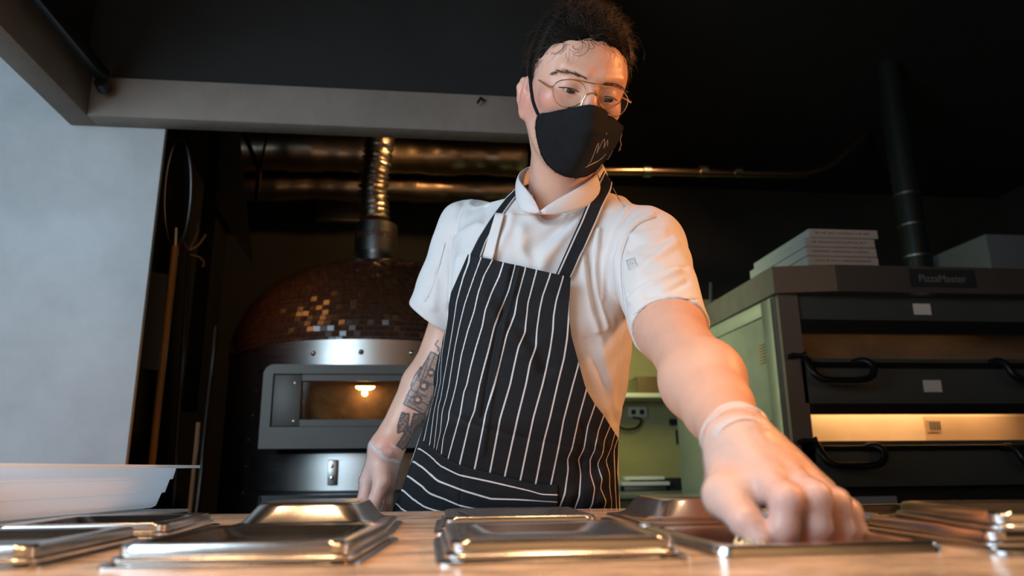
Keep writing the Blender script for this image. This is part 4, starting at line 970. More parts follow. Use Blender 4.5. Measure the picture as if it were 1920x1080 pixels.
def hairfn(P):
    q = to_head(P); c = np.array([0, .025, -.020]); r = np.array([.0768, .0865, .0990])
    p = (q-c); k0 = vlen(p/r); k1 = vlen(p/(r*r)); d = k0*(k0-1)/np.maximum(k1, 1e-9)
    wob = 0.0022*np.sin(q[:, 0]*190+3*np.sin(q[:, 2]*70))+0.0016*np.sin(q[:, 2]*160+2*np.sin(q[:, 0]*90))
    e = -hl_region(*q.T)*0.66+0.002*np.sin(q[:, 0]*260)
    low = (-0.035-q[:, 1])
    return np.maximum(np.maximum(d+wob-0.004*np.clip(q[:, 1]*12, 0, 1), e), low)*HS
hs = Sculpt(); hs.add(hairfn, 0.002)
hb = np.stack([HC-0.14, HC+0.14]); Vh, Fh = hs.mesh(hb[0], hb[1], 0.003); Vh = relax(Vh, Fh, 2)
hair_cap = npmesh('hair', Vh, Fh, mt_haircap, person)
for pts in (zz([(425, 213), (470, 216), (525, 219), (575, 232), (614, 260)], 4.908, 960, 120), zz([(850, 298), (890, 299), (932, 312), (974, 340)], 4.908, 960, 120)):
    q = spl(pts, 14); Y = march(sk.ev, q[:, 0], q[:, 1], 0.86, 1.02, 80); Y = np.where(np.isnan(Y), np.nanmedian(Y), Y)
    MB().tube([at(a, b, y-0.0004) for (a, b), y in zip(q, Y)], [0.0003]+[0.00065]*12+[0.0003], 6).build('lash_line', mt_haircap, person)
rg = np.random.default_rng(11); roots = []; 
D_ = rg.normal(size=(40000, 3)); D_ /= np.linalg.norm(D_, axis=1)[:, None]
R_ = np.array([0, .025, -.020])+D_*np.array([.0745, .084, .097]); reg = hl_region(*R_.T)
ok = (reg > -0.002) & (R_[:, 1] > -0.03) & ((R_[:, 2] > -0.07) | (R_[:, 1] > 0.02)); R_ = R_[ok][:9000]; D_ = D_[ok][:9000]
n = len(R_); L_ = rg.uniform(0.022, 0.042, n)*(0.55+0.65*np.clip(R_[:, 1]/0.09, 0, 1)); edge = np.clip(1-hl_region(*R_.T)/0.03, 0, 1)
# combed back over the crown, down and back at the sides, swept to the image right at the front
nrm = D_/np.array([.078, .093, .097]); nrm /= np.linalg.norm(nrm, axis=1)[:, None]
top_ = np.clip((R_[:, 1]-0.05)/0.05, 0, 1)[:, None]
comb = np.array([0.55, 0.35, -0.6])*top_+np.stack([np.zeros(n), np.full(n, -0.55), np.full(n, -0.75)], 1)*(1-top_)
comb += rg.normal(0, 0.33, (n, 3)); comb -= nrm*(comb*nrm).sum(1)[:, None]; comb /= np.linalg.norm(comb, axis=1)[:, None]
lift = rg.uniform(0.10, 0.42, n)[:, None]*(0.5+0.9*top_)
m = 9; s = np.linspace(0, 1, m); ph = rg.uniform(0, 6.28, n); wv = rg.uniform(0.0008, 0.0035, n); fq = rg.uniform(4, 9, n); side = np.cross(nrm, comb)
paths = np.empty((n, m, 3))
for j, t_ in enumerate(s):
    p = R_+(comb*(t_)+nrm*lift*(t_-0.35*t_*t_))*L_[:, None]+side*(wv*np.sin(ph+fq*t_)*t_)[:, None]*2
    c = np.array([0, .025, -.020]); e = (p-c)/np.array([.0758, .0855, .0980]); k = np.linalg.norm(e, axis=1); p = np.where((k < 1.015)[:, None], c+(p-c)*(1.015/k)[:, None], p)
    paths[:, j] = HC+(p*HS)@HM.T
strands(paths, rg.uniform(0.00022, 0.00042, n), 'hair_strands', mt_hair, hair_cap)['kind'] = 'stuff'
# traced loose curls over the forehead and flyaways at the left temple
zz = lambda l, s_, ox, oy: [(x/s_+ox, y/s_+oy) for x, y in l]
H1 = lambda l: zz(l, 8.727, 1000, 10)
curls = [H1([(455, 520), (480, 590), (490, 660), (450, 740), (380, 785), (300, 800), (270, 770)]), H1([(500, 560), (520, 640), (480, 720), (400, 785), (330, 800)]), H1([(720, 520), (800, 590), (820, 650), (790, 740), (700, 790), (640, 780)]), H1([(860, 540), (920, 620), (930, 690), (860, 800), (760, 845), (680, 830), (630, 785)]), H1([(900, 560), (980, 600), (1060, 660), (1110, 640)]), H1([(760, 540), (830, 620), (880, 640), (850, 680)]), H1([(640, 680), (700, 740), (760, 700), (800, 640)]), H1([(940, 600), (1010, 680), (960, 720), (900, 700)]),
         H1([(480, 380), (300, 340), (220, 390), (60, 490), (0, 560)]), H1([(440, 350), (370, 240), (330, 230)]), H1([(380, 340), (280, 270), (200, 250)]), H1([(360, 470), (180, 530), (60, 560), (-30, 640)]), H1([(200, 700), (80, 760), (0, 860), (-60, 980)]), H1([(1640, 600), (1740, 640), (1830, 760), (1800, 900)]), H1([(1600, 470), (1720, 520), (1790, 640)]),
         [(996, 118), (990, 135), (993, 150)], [(1000, 95), (992, 108), (990, 125)]]
hh_ = lambda P: np.minimum(sk.ev(P), hairfn(P))
headfn = lambda P: np.minimum.reduce([vlen(((to_head(P)-c)/r))-1 for c, r in ((np.array([0, .022, -.018]), np.array([.074, .083, .094])), (np.array([0, .020, .022]), np.array([.066, .072, .062])))])
def on_head(pts, lift, n=14):
    q = spl(pts, n); Y = march(headfn, q[:, 0], q[:, 1], 0.80, 1.15, 160); Y = np.where(np.isnan(Y), HC[1]-0.02 if np.isnan(Y).all() else np.nanmean(Y), Y)
    for _ in range(2): Y[1:-1] = (Y[:-2]+Y[1:-1]*2+Y[2:])/4
    return at_many(q[:, 0], q[:, 1], Y-lift)
cp = []
for c_ in curls:
    for k in range(3):
        j_ = rg.normal(0, 0.9, (len(c_), 2)); cp.append(on_head([(a+u_[0], b+u_[1]) for (a, b), u_ in zip(c_, j_)], 0.004))
strands(cp, np.full(len(cp), 0.00028), 'loose_curls', mt_hair, hair_cap)['kind'] = 'stuff'
# eyebrows
F1 = lambda l: zz(l, 4.908, 960, 120)
mt_brow = M('brow_hair', (0.07, 0.038, 0.024), 0.7)
for pts, wd in ((F1([(365, 95), (430, 72), (520, 80), (600, 102), (690, 140)]), 5.0), (F1([(830, 195), (890, 185), (960, 200), (1020, 228), (1065, 270)]), 4.2)):
    bp_ = []
    for k in range(230):
        s_ = rg.uniform(0, 1); c_ = lerp_line(pts, np.array([s_]))[0]; c2 = lerp_line(pts, np.array([min(1, s_+0.08)]))[0]-c_
        w_ = wd*(0.35+0.65*math.sin(math.pi*min(1, max(0, (s_*0.9+0.12)))))
        left = pts[0][0] < 1090; o_ = rg.normal(0, 0.42)*w_; dx, dy = (-c2 if left else c2)*1.1
        x0_, y0_ = c_[0]+rg.normal(0, 1), c_[1]+o_; bp_.append([(x0_, y0_), (x0_+dx*0.5+0, y0_+dy*0.5-1.6), (x0_+dx, y0_+dy-1.8)])
    A = np.array(bp_); Y = march(sk.ev, A[:, 0, 0], A[:, 0, 1], 0.86, 1.02, 60); Y = np.where(np.isnan(Y), np.nanmedian(Y), Y)
    Pp = np.stack([at_many(A[:, j, 0], A[:, j, 1], Y-0.0012) for j in range(3)], 1)
    strands(Pp, np.full(len(Pp), 0.00022), 'eyebrow', mt_brow, person)
print('hair', time.time()-_T)

# ---- glasses on a plane in front of the eyes
mt_gold = M('gold_wire', (0.80, 0.55, 0.28), 0.22, 1.0)
def on_plane(pts, zl, wrap=2.0):
    out = []
    for x, y in pts:
        d = ray(x, y); t_ = 0.9
        for _ in range(12):
            q = to_head((CAM+d*t_)[None])[0]; tz = zl-wrap*q[0]*q[0]; t_ += (q[2]-tz)*HS/(-(d@HF))*0+(tz-q[2])*HS/(d@HF)
        out.append(CAM+d*t_)
    return out
LL = F1([(374, 250), (378, 200), (400, 172), (450, 148), (520, 140), (590, 150), (645, 172), (680, 215), (688, 265), (672, 312), (635, 355), (590, 385), (530, 405), (470, 400), (415, 372), (385, 320)])
RL = F1([(783, 300), (790, 255), (820, 220), (870, 206), (930, 208), (990, 225), (1040, 262), (1068, 310), (1072, 355), (1050, 410), (1015, 460), (970, 488), (920, 484), (868, 455), (820, 405), (790, 350)])
ZG = 0.094
gl = MB().tube([CAM*0, CAM*0+1], 0.001).v and MB()
for L2 in (LL, RL):
    q = spl(L2+[L2[0]], 40); q3 = on_plane([tuple(a) for a in q], ZG); q3[-1] = q3[0]; gl.tube(q3, 0.0008, 8, caps=False)
gl.tube(on_plane(F1([(520, 140), (600, 147), (700, 170), (780, 187), (860, 202), (935, 208)]), ZG+.001), 0.0009, 8)
gl.tube(on_plane(F1([(688, 282), (705, 272), (735, 266), (765, 272), (785, 290)]), ZG+.002), 0.0009, 8)
for pts in ([(660, 320), (640, 370), (620, 400)], [(790, 330), (795, 380)]): gl.tube(on_plane(F1(pts), ZG-.004), 0.0007, 6)
glasses = gl.build('glasses', mt_gold, person)
hin = on_plane(F1([(378, 205), (352, 212)]), ZG)
e1 = hl(-.074, .012, -.002)
tp = [hin[1]]+[on_plane(F1([p]), z_)[0] for p, z_ in (((320, 195), ZG-.020), ((275, 165), ZG-.042), ((240, 140), ZG-.060), ((205, 118), ZG-.080))]
MB().tube([hin[0], hin[1]], 0.0014, 8).tube(tp, [0.0013, 0.0017, 0.0018, 0.0018, 0.0018], 8).build('temple', M('tortoise_temple', (0.30, 0.13, 0.04), 0.25, var=0.6, vscale=150), glasses)
hr_ = on_plane(F1([(1066, 330), (1095, 350)]), ZG)
MB().tube([hr_[0], hr_[1]], 0.0020, 8).tube([hr_[1], hr_[1]-HF*0.05+HR*0.004, hl(.078, .0, -.01)], 0.0012, 8).build('temple', mt_gold, glasses)
mt_lens = M('lens_glass', (0.3, 0.3, 0.3), 0.02, Alpha=0.07, Specular_IOR_Level=0.6)
for L2 in (LL, RL):
    q3 = on_plane([tuple(a) for a in spl(L2+[L2[0]], 40)[:-1]], ZG); c_ = sum(q3)/len(q3)+HF*0.001
    MB().add([c_]+q3, [(0, i+1, (i+1) % len(q3)+1) for i in range(len(q3))]).build('lens', mt_lens, glasses)

# ---- face mask
def mask_z(x, y):
    rd = np.interp(y, [-.135, -.12, -.10, -.075, -.045, -.020, -.005, 0.02], [.070, .086, .104, .120, .128, .117, .104, .096])
    wd = np.interp(y, [-.13, -.09, -.05, -.02, 0.0], [1.05, 1.15, 1.15, 1.2, 1.4])
    return rd-wd*(np.sqrt(x*x+.010**2)-.010)
def mask_f(P):
    q = to_head(P); return q[:, 2]-mask_z(q[:, 0], q[:, 1])
topE = F1([(240, 462), (330, 450), (430, 430), (530, 407), (600, 396), (680, 381), (730, 379), (780, 388), (835, 412), (900, 470), (970, 530), (1022, 580)])
leftE = F1([(240, 462), (222, 520), (216, 590), (226, 660), (238, 720)])
botE = F1([(238, 720), (268, 830), (320, 920), (400, 990), (490, 1032), (590, 1048), (690, 1030), (765, 985), (815, 925), (880, 860), (930, 790)])
rightE = F1([(1022, 580), (1005, 640), (975, 710), (930, 790)])
def coons(T, B, L, R, n, m):
    s = np.linspace(0, 1, m); t = np.linspace(0, 1, n); Tt, Bt, Lt, Rt = lerp_line(T, s), lerp_line(B, s), lerp_line(L, t), lerp_line(R, t)
    S_, T_ = s[None, :, None], t[:, None, None]
    return (1-T_)*Tt[None]+T_*Bt[None]+(1-S_)*Lt[:, None]+S_*Rt[:, None]-((1-S_)*(1-T_)*Tt[0]+S_*(1-T_)*Tt[-1]+(1-S_)*T_*Bt[0]+S_*T_*Bt[-1])
G = coons(topE, botE, leftE, rightE, 60, 70)
Ym = march(mask_f, G[..., 0], G[..., 1], 0.78, 1.10, 220)
def fillnan(Y, it=60):
    m = np.isnan(Y); Y = np.where(m, np.nanmean(Y) if not m.all() else 1.0, Y)
    for _ in range(it*4):
        A = np.pad(Y, 1, mode='edge'); B_ = (A[:-2, 1:-1]+A[2:, 1:-1]+A[1:-1, :-2]+A[1:-1, 2:])/4; Y = np.where(m, B_, Y)
    return Y
def smooth2(Y, it):
    for _ in range(it):
        A = np.pad(Y, 1, mode='reflect', reflect_type='odd'); Y = (A[:-2, 1:-1]+A[2:, 1:-1]+A[1:-1, :-2]+A[1:-1, 2:]+4*Y)/8
    return Y
print('mask miss', np.isnan(Ym).mean())
Ym = smooth2(fillnan(Ym), 4); Pm = at_many(G[..., 0], G[..., 1], Ym); Nm = gnormals(Pm)
mt_mask = M('black_mask_cloth', (0.0065, 0.008, 0.0095), 0.9, var=0.25, vscale=40, bump=0.35, bscale=500, Specular_IOR_Level=0.25)
Vm, Fm = solid_grid(Pm-Nm*0.001, 0.0022, Nm); mask = npmesh('face_mask', Vm, Fm, mt_mask, person)
def on_mask(pts, lift=0.0042, n=None):
    q = np.array(pts, float) if n is None else spl(pts, n); Y = march(mask_f, q[:, 0], q[:, 1], 0.78, 1.12, 220); Y = np.where(np.isnan(Y), np.nanmean(Y), Y); return [at(a, b, y-lift) for (a, b), y in zip(q, Y)]
lg = MB()
for pts in ([(722, 905), (745, 850), (768, 790), (780, 750), (798, 728), (792, 770), (780, 820), (800, 780), (825, 725), (850, 688), (852, 720), (845, 775), (862, 735), (882, 700), (880, 755)], [(870, 632), (868, 650)], [(676, 952), (740, 918), (800, 888), (840, 855), (862, 828)], [(676, 952), (730, 925), (790, 895)], [(700, 935), (715, 910)], [(880, 880), (905, 840), (925, 800)]):
    lg.tube(on_mask(F1(pts)), 0.00042, 6)
lg.build('mask_signature', M('pale_thread', (0.75, 0.62, 0.52), 0.6), mask)
# fray along the edges, ear loops, bead string
ed = []
for e_, n_ in ((topE, 170), (leftE, 50), (botE, 220)):
    for k in range(n_):
        s_ = rg.uniform(0, 1); c_ = lerp_line(e_, np.array([s_]))[0]; d_ = c_-np.array([1085, 250]); d_ = d_/np.hypot(*d_)*rg.uniform(1.5, 4.0)+rg.normal(0, 1.2, 2)
        ed.append([tuple(c_-d_*0.5), tuple(c_+d_*0.3), tuple(c_+d_)])
A = np.array(ed); Ye = march(mask_f, A[:, 0, 0], A[:, 0, 1], 0.78, 1.12, 200); Ye = np.where(np.isnan(Ye), 0.97, Ye)
strands(np.stack([at_many(A[:, j, 0], A[:, j, 1], Ye-0.001) for j in range(3)], 1), np.full(len(A), 0.0003), 'mask_fray', mt_mask, mask)
def surfY(fn, pts, n=24, y0=0.85, y1=1.2):
    q = spl(pts, n); Y = march(fn, q[:, 0], q[:, 1], y0, y1, 120); 
    if np.isnan(Y).all(): Y[:] = 1.0
    i = np.arange(n); ok = ~np.isnan(Y); Y = np.interp(i, i[ok], Y[ok]); return q, Y
q, Y = surfY(sk.ev, F1([(240, 462), (210, 395), (190, 330), (180, 260), (172, 200), (168, 145)])); P_ = at_many(q[:, 0], q[:, 1], Y-0.0025)
Nn = np.tile((tc)[None], (len(P_), 1)); sd_ = np.cross(np.gradient(P_, axis=0), Nn); sd_ /= np.linalg.norm(sd_, axis=1)[:, None]
gr = np.stack([P_-sd_*0.0026, P_, P_+sd_*0.0026], 1); Vl, Fl = solid_grid(gr, 0.0012, np.tile(Nn[:, None], (1, 3, 1))); npmesh('ear_loop', Vl, Fl, mt_mask, mask)
P_ = on_mask(F1([(1000, 600), (1010, 650), (995, 700), (1005, 740), (985, 800), (1000, 780)]), 0.001)
MB().tube(P_, 0.0009, 6).build('loop_cord', M('grey_cord', (0.25, 0.2, 0.17), 0.6), mask)
MB().tube([hl(.071, -.05, .03), hl(.080, -.02, .0), hl(.086, .01, -.02)], 0.0018, 8).build('ear_loop', mt_mask, mask)
print('mask', time.time()-_T)
# ---------------------------------------------------------------- chef jacket
jk = Sculpt()
jk.add(lambda P: torso(P, 0.0, 0.80), 0.02)
jk.cap(NB+[0.0, 0.055, -0.035], S_L+[.006, 0, -.012], .062, .058, .05); jk.cap(NB+[0.0, 0.055, -0.035], S_R+[-.006, .01, -.012], .062, .060, .05)
HML = at(812, 600, 1.315); HMR = at(1256, 620, .945)
jk.cap(S_L+[0, 0, -.004], HML, .0575, .0520, .022); jk.cap(S_R+[0, 0, -.004], HMR, .0640, .0545, .025)
uL = (HML-S_L)/np.linalg.norm(HML-S_L); uR = (HMR-S_R)/np.linalg.norm(HMR-S_R)
cL = np.array(at(810, 597, 1.315)); nL = uL+UP*-0.05-RT*0.28; nL /= np.linalg.norm(nL)
nR = uR*0.9-RT*0.10+np.array([0, -.15, 0.0]); nR /= np.linalg.norm(nR); cR = np.array(at(1256, 618, .945))
def cut_plane(c, n, reach):
    return lambda P: np.maximum(-((P-c)@n), vlen(P-c)-reach)
jk.add(cut_plane(cL, nL, .115), .001, True); jk.add(cut_plane(cR, nR, .12), .001, True)
jk.cap(cL-nL*.035, cL+nL*.03, .0400, .0475, .001, True); jk.cap(cR-nR*.035, cR+nR*.03, .0465, .0500, .001, True)
# neck opening
jk.cap(NB+[0, .02, -.03], NB+[0.01, -.01, .10], .056, .066, .004, True); jk.cap(at(1030, 388, 1.05), at(1040, 340, 1.03), .026, .05, .004, True); jk.cap(at(1026, 384, 1.03), at(1036, 376, 1.11), .020, .034, .004, True)
Vj, Fj = jk.mesh((-0.30, 0.70, 0.78), (0.62, 1.50, 1.62), 0.0030); Vj = relax(Vj, Fj, 3, 0.4)
# folds and seams: real relief, laid along the creases
def fold(V, N_, lines):
    px, py, _ = proj(V); fr = np.clip((N_*(CAM-V)).sum(1)/vlen(CAM-V)*3, 0, 1); d_ = np.zeros(len(V))
    for pts, w, amp in lines:
        q = spl(pts, 24) if len(pts) > 2 else np.array(pts, float); x0, y0 = q.min(0)-4*w; x1, y1 = q.max(0)+4*w
        m = (px > x0) & (px < x1) & (py > y0) & (py < y1)
        if not m.any(): continue
        dd = polydist(px[m], py[m], q); e = np.exp(-(dd/w)**2)
        # fade towards both ends
        d_[m] += amp*e
    return V+N_*(d_*fr*1.3)[:, None]
C2 = lambda l: zz(l, 3.177, 740, 280)
Nj = vnormals(Vj, Fj)
LN = [
 (C2([(1395, 330), (1320, 470), (1275, 600), (1240, 760), (1235, 900)]), 3.0, .0020), (C2([(1420, 350), (1350, 480), (1305, 600), (1270, 740), (1262, 900)]), 1.6, -.0016),
 (C2([(1560, 400), (1440, 440), (1380, 540), (1345, 660), (1350, 800), (1375, 1000)]), 2.2, -.0030), (C2([(1540, 385), (1420, 430), (1350, 540), (1320, 680), (1325, 850)]), 4.0, .0022),
 (C2([(1690, 720), (1560, 780), (1450, 840), (1400, 900)]), 7, .004), (C2([(1740, 790), (1620, 850), (1500, 870)]), 5, -.003), (C2([(1670, 560), (1560, 640), (1450, 720)]), 8, .0035), (C2([(1640, 520), (1540, 560), (1450, 560), (1400, 600)]), 6, -.0025), (C2([(1600, 480), (1500, 500), (1420, 520)]), 7, .003),
 (C2([(1790, 890), (1700, 905), (1560, 915), (1420, 985)]), 1.6, -.0016), (C2([(1740, 700), (1650, 700), (1500, 780), (1390, 860)]), 4, -.0025),
 (C2([(1150, 620), (1165, 760), (1190, 900), (1230, 1060)]), 4, -.0035), (C2([(1120, 640), (1130, 780), (1160, 950), (1200, 1080)]), 7, .005), (C2([(1215, 480), (1190, 700), (1200, 860), (1260, 1060)]), 5, .004),
 (C2([(1040, 400), (960, 480), (860, 570), (810, 600)]), 14, -.006), (C2([(1080, 430), (1000, 520), (900, 640), (870, 720)]), 12, .006), (C2([(700, 400), (690, 470), (650, 540), (600, 640)]), 8, .0035), (C2([(760, 480), (770, 600), (800, 690)]), 12, .004),
 (C2([(460, 280), (430, 360), (400, 470), (380, 560)]), 9, .004), (C2([(420, 290), (380, 400), (360, 500)]), 7, -.004), (C2([(560, 260), (540, 330), (530, 420)]), 8, -.004), (C2([(330, 520), (325, 640), (330, 800), (325, 960)]), 3, -.004),
 (C2([(300, 560), (265, 700), (220, 840), (180, 910)]), 2, -.0020), (C2([(380, 640), (350, 760), (340, 900)]), 7, .004), (C2([(245, 720), (240, 820), (230, 940)]), 8, .003),
 (C2([(1300, 230), (1340, 300), (1370, 345)]), 1.6, -.0016),
 ([(1098, 640), (1120, 690), (1140, 730), (1155, 790)], 8, -.002), ([(1120, 600), (1135, 680), (1150, 760)], 8, .002), ([(1160, 600), (1165, 680), (1160, 760)], 7, -.002),
]
Vj = fold(Vj, Nj, LN)
Nj = vnormals(Vj, Fj)
wr = 0.0015*(np.sin(Vj[:, 0]*70+3*np.sin(Vj[:, 2]*30))*np.sin(Vj[:, 2]*55+2*np.sin(Vj[:, 0]*41+Vj[:, 1]*20))); Vj = Vj+Nj*wr[:, None]
mt_jack = M('white_twill', (0.70, 0.68, 0.66), 0.85, var=0.03, vscale=12, bump=0.12, bscale=900, Sheen_Weight=0.15)
jacket = npmesh('chef_jacket', Vj, Fj, mt_jack, person)
jfn = jk.ev
print('jacket', len(Vj), time.time()-_T)
# stitched seams as thin raised threads
mt_seam = M('seam_thread', (0.55, 0.50, 0.46), 0.8)
from mathutils.bvhtree import BVHTree
bvj = BVHTree.FromPolygons([tuple(v) for v in Vj], [tuple(int(i) for i in f) for f in Fj])
def cast(bv, x, y, default=None):
    d = Vector(ray(x, y)); d.normalize(); h = bv.ray_cast(Vector(CAM), d)
    return None if h[0] is None else np.array(h[0])
def drape(bv, pts, lift=0.001, n=24):
    q = spl(pts, n) if len(pts) > 1 else pts; out = [cast(bv, a, b) for a, b in q]; g = [o for o in out if o is not None]
    if not g: return None
    i = [k for k, o in enumerate(out) if o is not None]; Y = np.interp(np.arange(len(out)), i, [out[k][1] for k in i]); return [at(a, b, y-lift) for (a, b), y in zip(q, Y)]
sm = MB()
for pts in (C2([(1560, 400), (1440, 440), (1380, 540), (1345, 660), (1350, 800), (1375, 1000)]), C2([(1810, 885), (1700, 905), (1560, 915), (1420, 985)]), C2([(300, 560), (265, 700), (220, 840), (180, 910)]), C2([(1300, 230), (1340, 300), (1370, 345)]), C2([(700, 385), (780, 392), (870, 392), (1000, 395), (1090, 372)]), C2([(650, 410), (635, 470), (600, 560), (575, 640)])):
    q = drape(bvj, pts, 0.0006)
    if q is not None: MB().tube(q, 0.00045, 5).build('seam', mt_seam, jacket)
# small square brand patch on the sleeve
pq = C2([(1378, 660), (1430, 643), (1445, 690), (1395, 722)]); g_ = [cast(bvj, a, b) for a, b in pq]; ctr = sum(g_)/4
def quad_sheet(P4, n, lift, thick=0.0006):
    s = np.linspace(0, 1, n); a, b, c, d = [np.array(p, float) for p in P4]
    G = (1-s)[:, None, None]*((1-s)[None, :, None]*a+s[None, :, None]*b)+s[:, None, None]*((1-s)[None, :, None]*d+s[None, :, None]*c); return G
def draped_patch(bv, P4, n, lift, thick):
    G = quad_sheet(P4, n, lift); Y = np.full(G.shape[:2], np.nan)
    for i in range(n):
        for j in range(n):
            h = cast(bv, *G[i, j]); Y[i, j] = np.nan if h is None else h[1]
    Y = smooth2(fillnan(Y), 2); P_ = at_many(G[..., 0], G[..., 1], Y-lift); return solid_grid(P_, thick, gnormals(P_))
Vp, Fp = draped_patch(bvj, pq, 6, .0002, .0007); pt_ = npmesh('sleeve_patch', Vp, Fp, M('patch_cloth', (0.62, 0.62, 0.62), 0.7), jacket)
q = drape(bvj, C2([(1385, 665), (1428, 650), (1440, 688), (1398, 716), (1385, 665)]), .0016, 20); q2 = drape(bvj, C2([(1400, 672), (1418, 668), (1424, 685), (1410, 700), (1396, 690), (1400, 672)]), .0016, 16); q3 = drape(bvj, C2([(1402, 682), (1412, 684), (1422, 678)]), .0016, 8)
pm = MB()
for a_ in (q, q2, q3): pm.tube(a_, 0.0003, 5)
pm.build('patch_emblem', M('grey_thread', (0.28, 0.27, 0.28), 0.7), pt_)

# ---- collar: two overlapping stand-up flaps round the neck
def collar(bot, top, name, n=26, m=8, thick=0.0022, curl=0.0):
    s = np.linspace(0, 1, n); t = np.linspace(0, 1, m); B_ = lerp_line([tuple(p) for p in bot], s) if False else np.array(resample(bot, n)); T_ = np.array(resample(top, n))
    ax = (NB+[0, .03, 0]); G = (1-t)[:, None, None]*B_[None]+t[:, None, None]*T_[None]
    out = G-ax; out[..., 2] *= 0.2; out /= np.linalg.norm(out, axis=-1)[..., None]
    G = G+out*(np.sin(t*math.pi)*0.003)[:, None, None]
    Vc, Fc_ = solid_grid(G, thick, out); return npmesh(name, Vc, Fc_, mt_jack, jacket)
top_r = [at(1013, 396, 1.035), at(1024, 386, 1.03), at(1055, 368, 1.028), at(1086, 352, 1.035), at(1110, 335, 1.05), at(1130, 315, 1.08), at(1128, 306, 1.13), at(1100, 300, 1.175), at(1060, 300, 1.20)]
bot_r = [at(1012, 402, 1.038), at(1030, 404, 1.032), at(1058, 402, 1.032), at(1090, 392, 1.040), at(1115, 380, 1.055), at(1140, 364, 1.085), at(1142, 352, 1.14), at(1110, 345, 1.19), at(1060, 340, 1.215)]
top_l = [at(1012, 396, 1.032), at(1002, 372, 1.045), at(988, 354, 1.055), at(976, 344, 1.07), at(971, 331, 1.09), at(978, 321, 1.12), at(1000, 311, 1.165), at(1030, 304, 1.195), at(1065, 300, 1.205)]
bot_l = [at(1014, 401, 1.035), at(1000, 402, 1.042), at(984, 401, 1.052), at(974, 392, 1.065), at(968, 372, 1.09), at(968, 358, 1.13), at(985, 346, 1.18), at(1020, 340, 1.21), at(1065, 338, 1.22)]
collar(bot_r, top_r, 'collar_flap'); collar(bot_l, top_l, 'collar_flap')

# ---------------------------------------------------------------- apron
U1 = lambda l: zz(l, 4.1528, 820, 460); U2 = lambda l: zz(l, 4.0, 720, 700)
ST = {
 -2: U2([(372, 170), (360, 200), (330, 300), (270, 480), (215, 640)])+U2([(60, 1030)]),
 -1: U1([(45, 740), (20, 900), (6, 1000)])+U2([(405, 60), (385, 150), (362, 225), (345, 300), (303, 500)])+U2([(180, 830), (110, 1030)]),
 0: U1([(85, 565), (65, 680), (42, 820), (32, 950)])+U2([(428, 60), (402, 180), (378, 290), (347, 530), (230, 830), (165, 1030)]),
 1: U1([(262, 40), (250, 130), (205, 250), (155, 430), (130, 600), (105, 760), (80, 900), (50, 1060)])+U2([(430, 180), (410, 250), (400, 360), (378, 555), (290, 830), (235, 1030)]),
 2: U1([(355, 40), (345, 88), (290, 240), (215, 460), (175, 620), (140, 790), (118, 930), (95, 1080)])+U2([(470, 180), (440, 280), (425, 440), (392, 575), (350, 830), (300, 1030)]),
 3: U1([(440, 60), (430, 112), (365, 230), (320, 370), (290, 510), (240, 660), (190, 850), (150, 1080)])+U2([(520, 180), (490, 290), (485, 350), (445, 480), (432, 607), (400, 830), (370, 1030)]),
 4: U1([(520, 90), (515, 140), (485, 240), (420, 370), (375, 500), (355, 620), (300, 800), (260, 950), (232, 1080)])+U2([(600, 140), (575, 300), (530, 460), (480, 640), (450, 830), (430, 1030)]),
 5: U1([(612, 100), (605, 165), (560, 350), (480, 520), (440, 640), (400, 810), (360, 960), (330, 1080)])+U2([(680, 280), (640, 375), (568, 680), (540, 830), (520, 1030)]),
 6: U1([(690, 130), (685, 185), (625, 400), (605, 540), (545, 680), (500, 860), (445, 1080)])+U2([(765, 300), (740, 430), (680, 715), (650, 830), (610, 1030)]),
 7: U1([(778, 150), (770, 205), (705, 450), (685, 670), (635, 780), (600, 930), (568, 1080)])+U2([(870, 340), (850, 450), (795, 740), (770, 860), (730, 1030)]),
 8: U1([(885, 160), (880, 225), (820, 390), (795, 510), (775, 650), (770, 780), (725, 900), (690, 1080)])+U2([(1010, 300), (965, 500), (905, 770), (885, 880), (850, 1030)]),
 9: U1([(985, 190), (980, 245), (925, 430), (905, 550), (900, 660), (870, 860), (820, 1080)])+U2([(1120, 330), (1080, 520), (1022, 800), (1000, 900), (975, 1030)]),
 10: U1([(1060, 200), (1035, 400), (1022, 560), (1010, 720), (985, 880), (935, 1080)])+U2([(1245, 330), (1200, 500), (1137, 825), (1115, 920), (1090, 1030)]),
 11: U1([(1150, 560), (1130, 760), (1095, 940), (1055, 1080)])+U2([(1345, 350), (1310, 550), (1252, 825), (1235, 920), (1205, 1030)]),
 12: U2([(1540, 0), (1515, 130), (1460, 330), (1410, 560), (1375, 640), (1380, 720), (1355, 900), (1305, 1030)]),
 13: U2([(1610, 80), (1580, 235), (1530, 380), (1500, 560), (1455, 640), (1475, 760), (1465, 920), (1420, 1030)]),
 14: U2([(1680, 200), (1645, 320), (1605, 430), (1580, 570), (1545, 640), (1545, 750), (1580, 860), (1560, 980), (1530, 1030)]),
 15: U2([(1725, 300), (1695, 390), (1650, 500), (1640, 590), (1600, 680), (1635, 790), (1620, 860), (1665, 960), (1645, 1030)]),
 16: U2([(1760, 350), (1730, 445), (1700, 560), (1660, 650), (1690, 750), (1690, 850), (1705, 960), (1700, 1030)]),
 17: U2([(1780, 420), (1742, 500), (1720, 570), (1725, 700), (1730, 850), (1740, 1030)]),
}
LB = U1([(240, 75), (180, 210), (110, 370), (92, 470), (88, 560), (60, 680), (30, 800), (0, 900)])+U2([(372, 60), (380, 120), (362, 200), (300, 400), (225, 600), (180, 750), (130, 880), (62, 1035)])+[(722, 1010)]
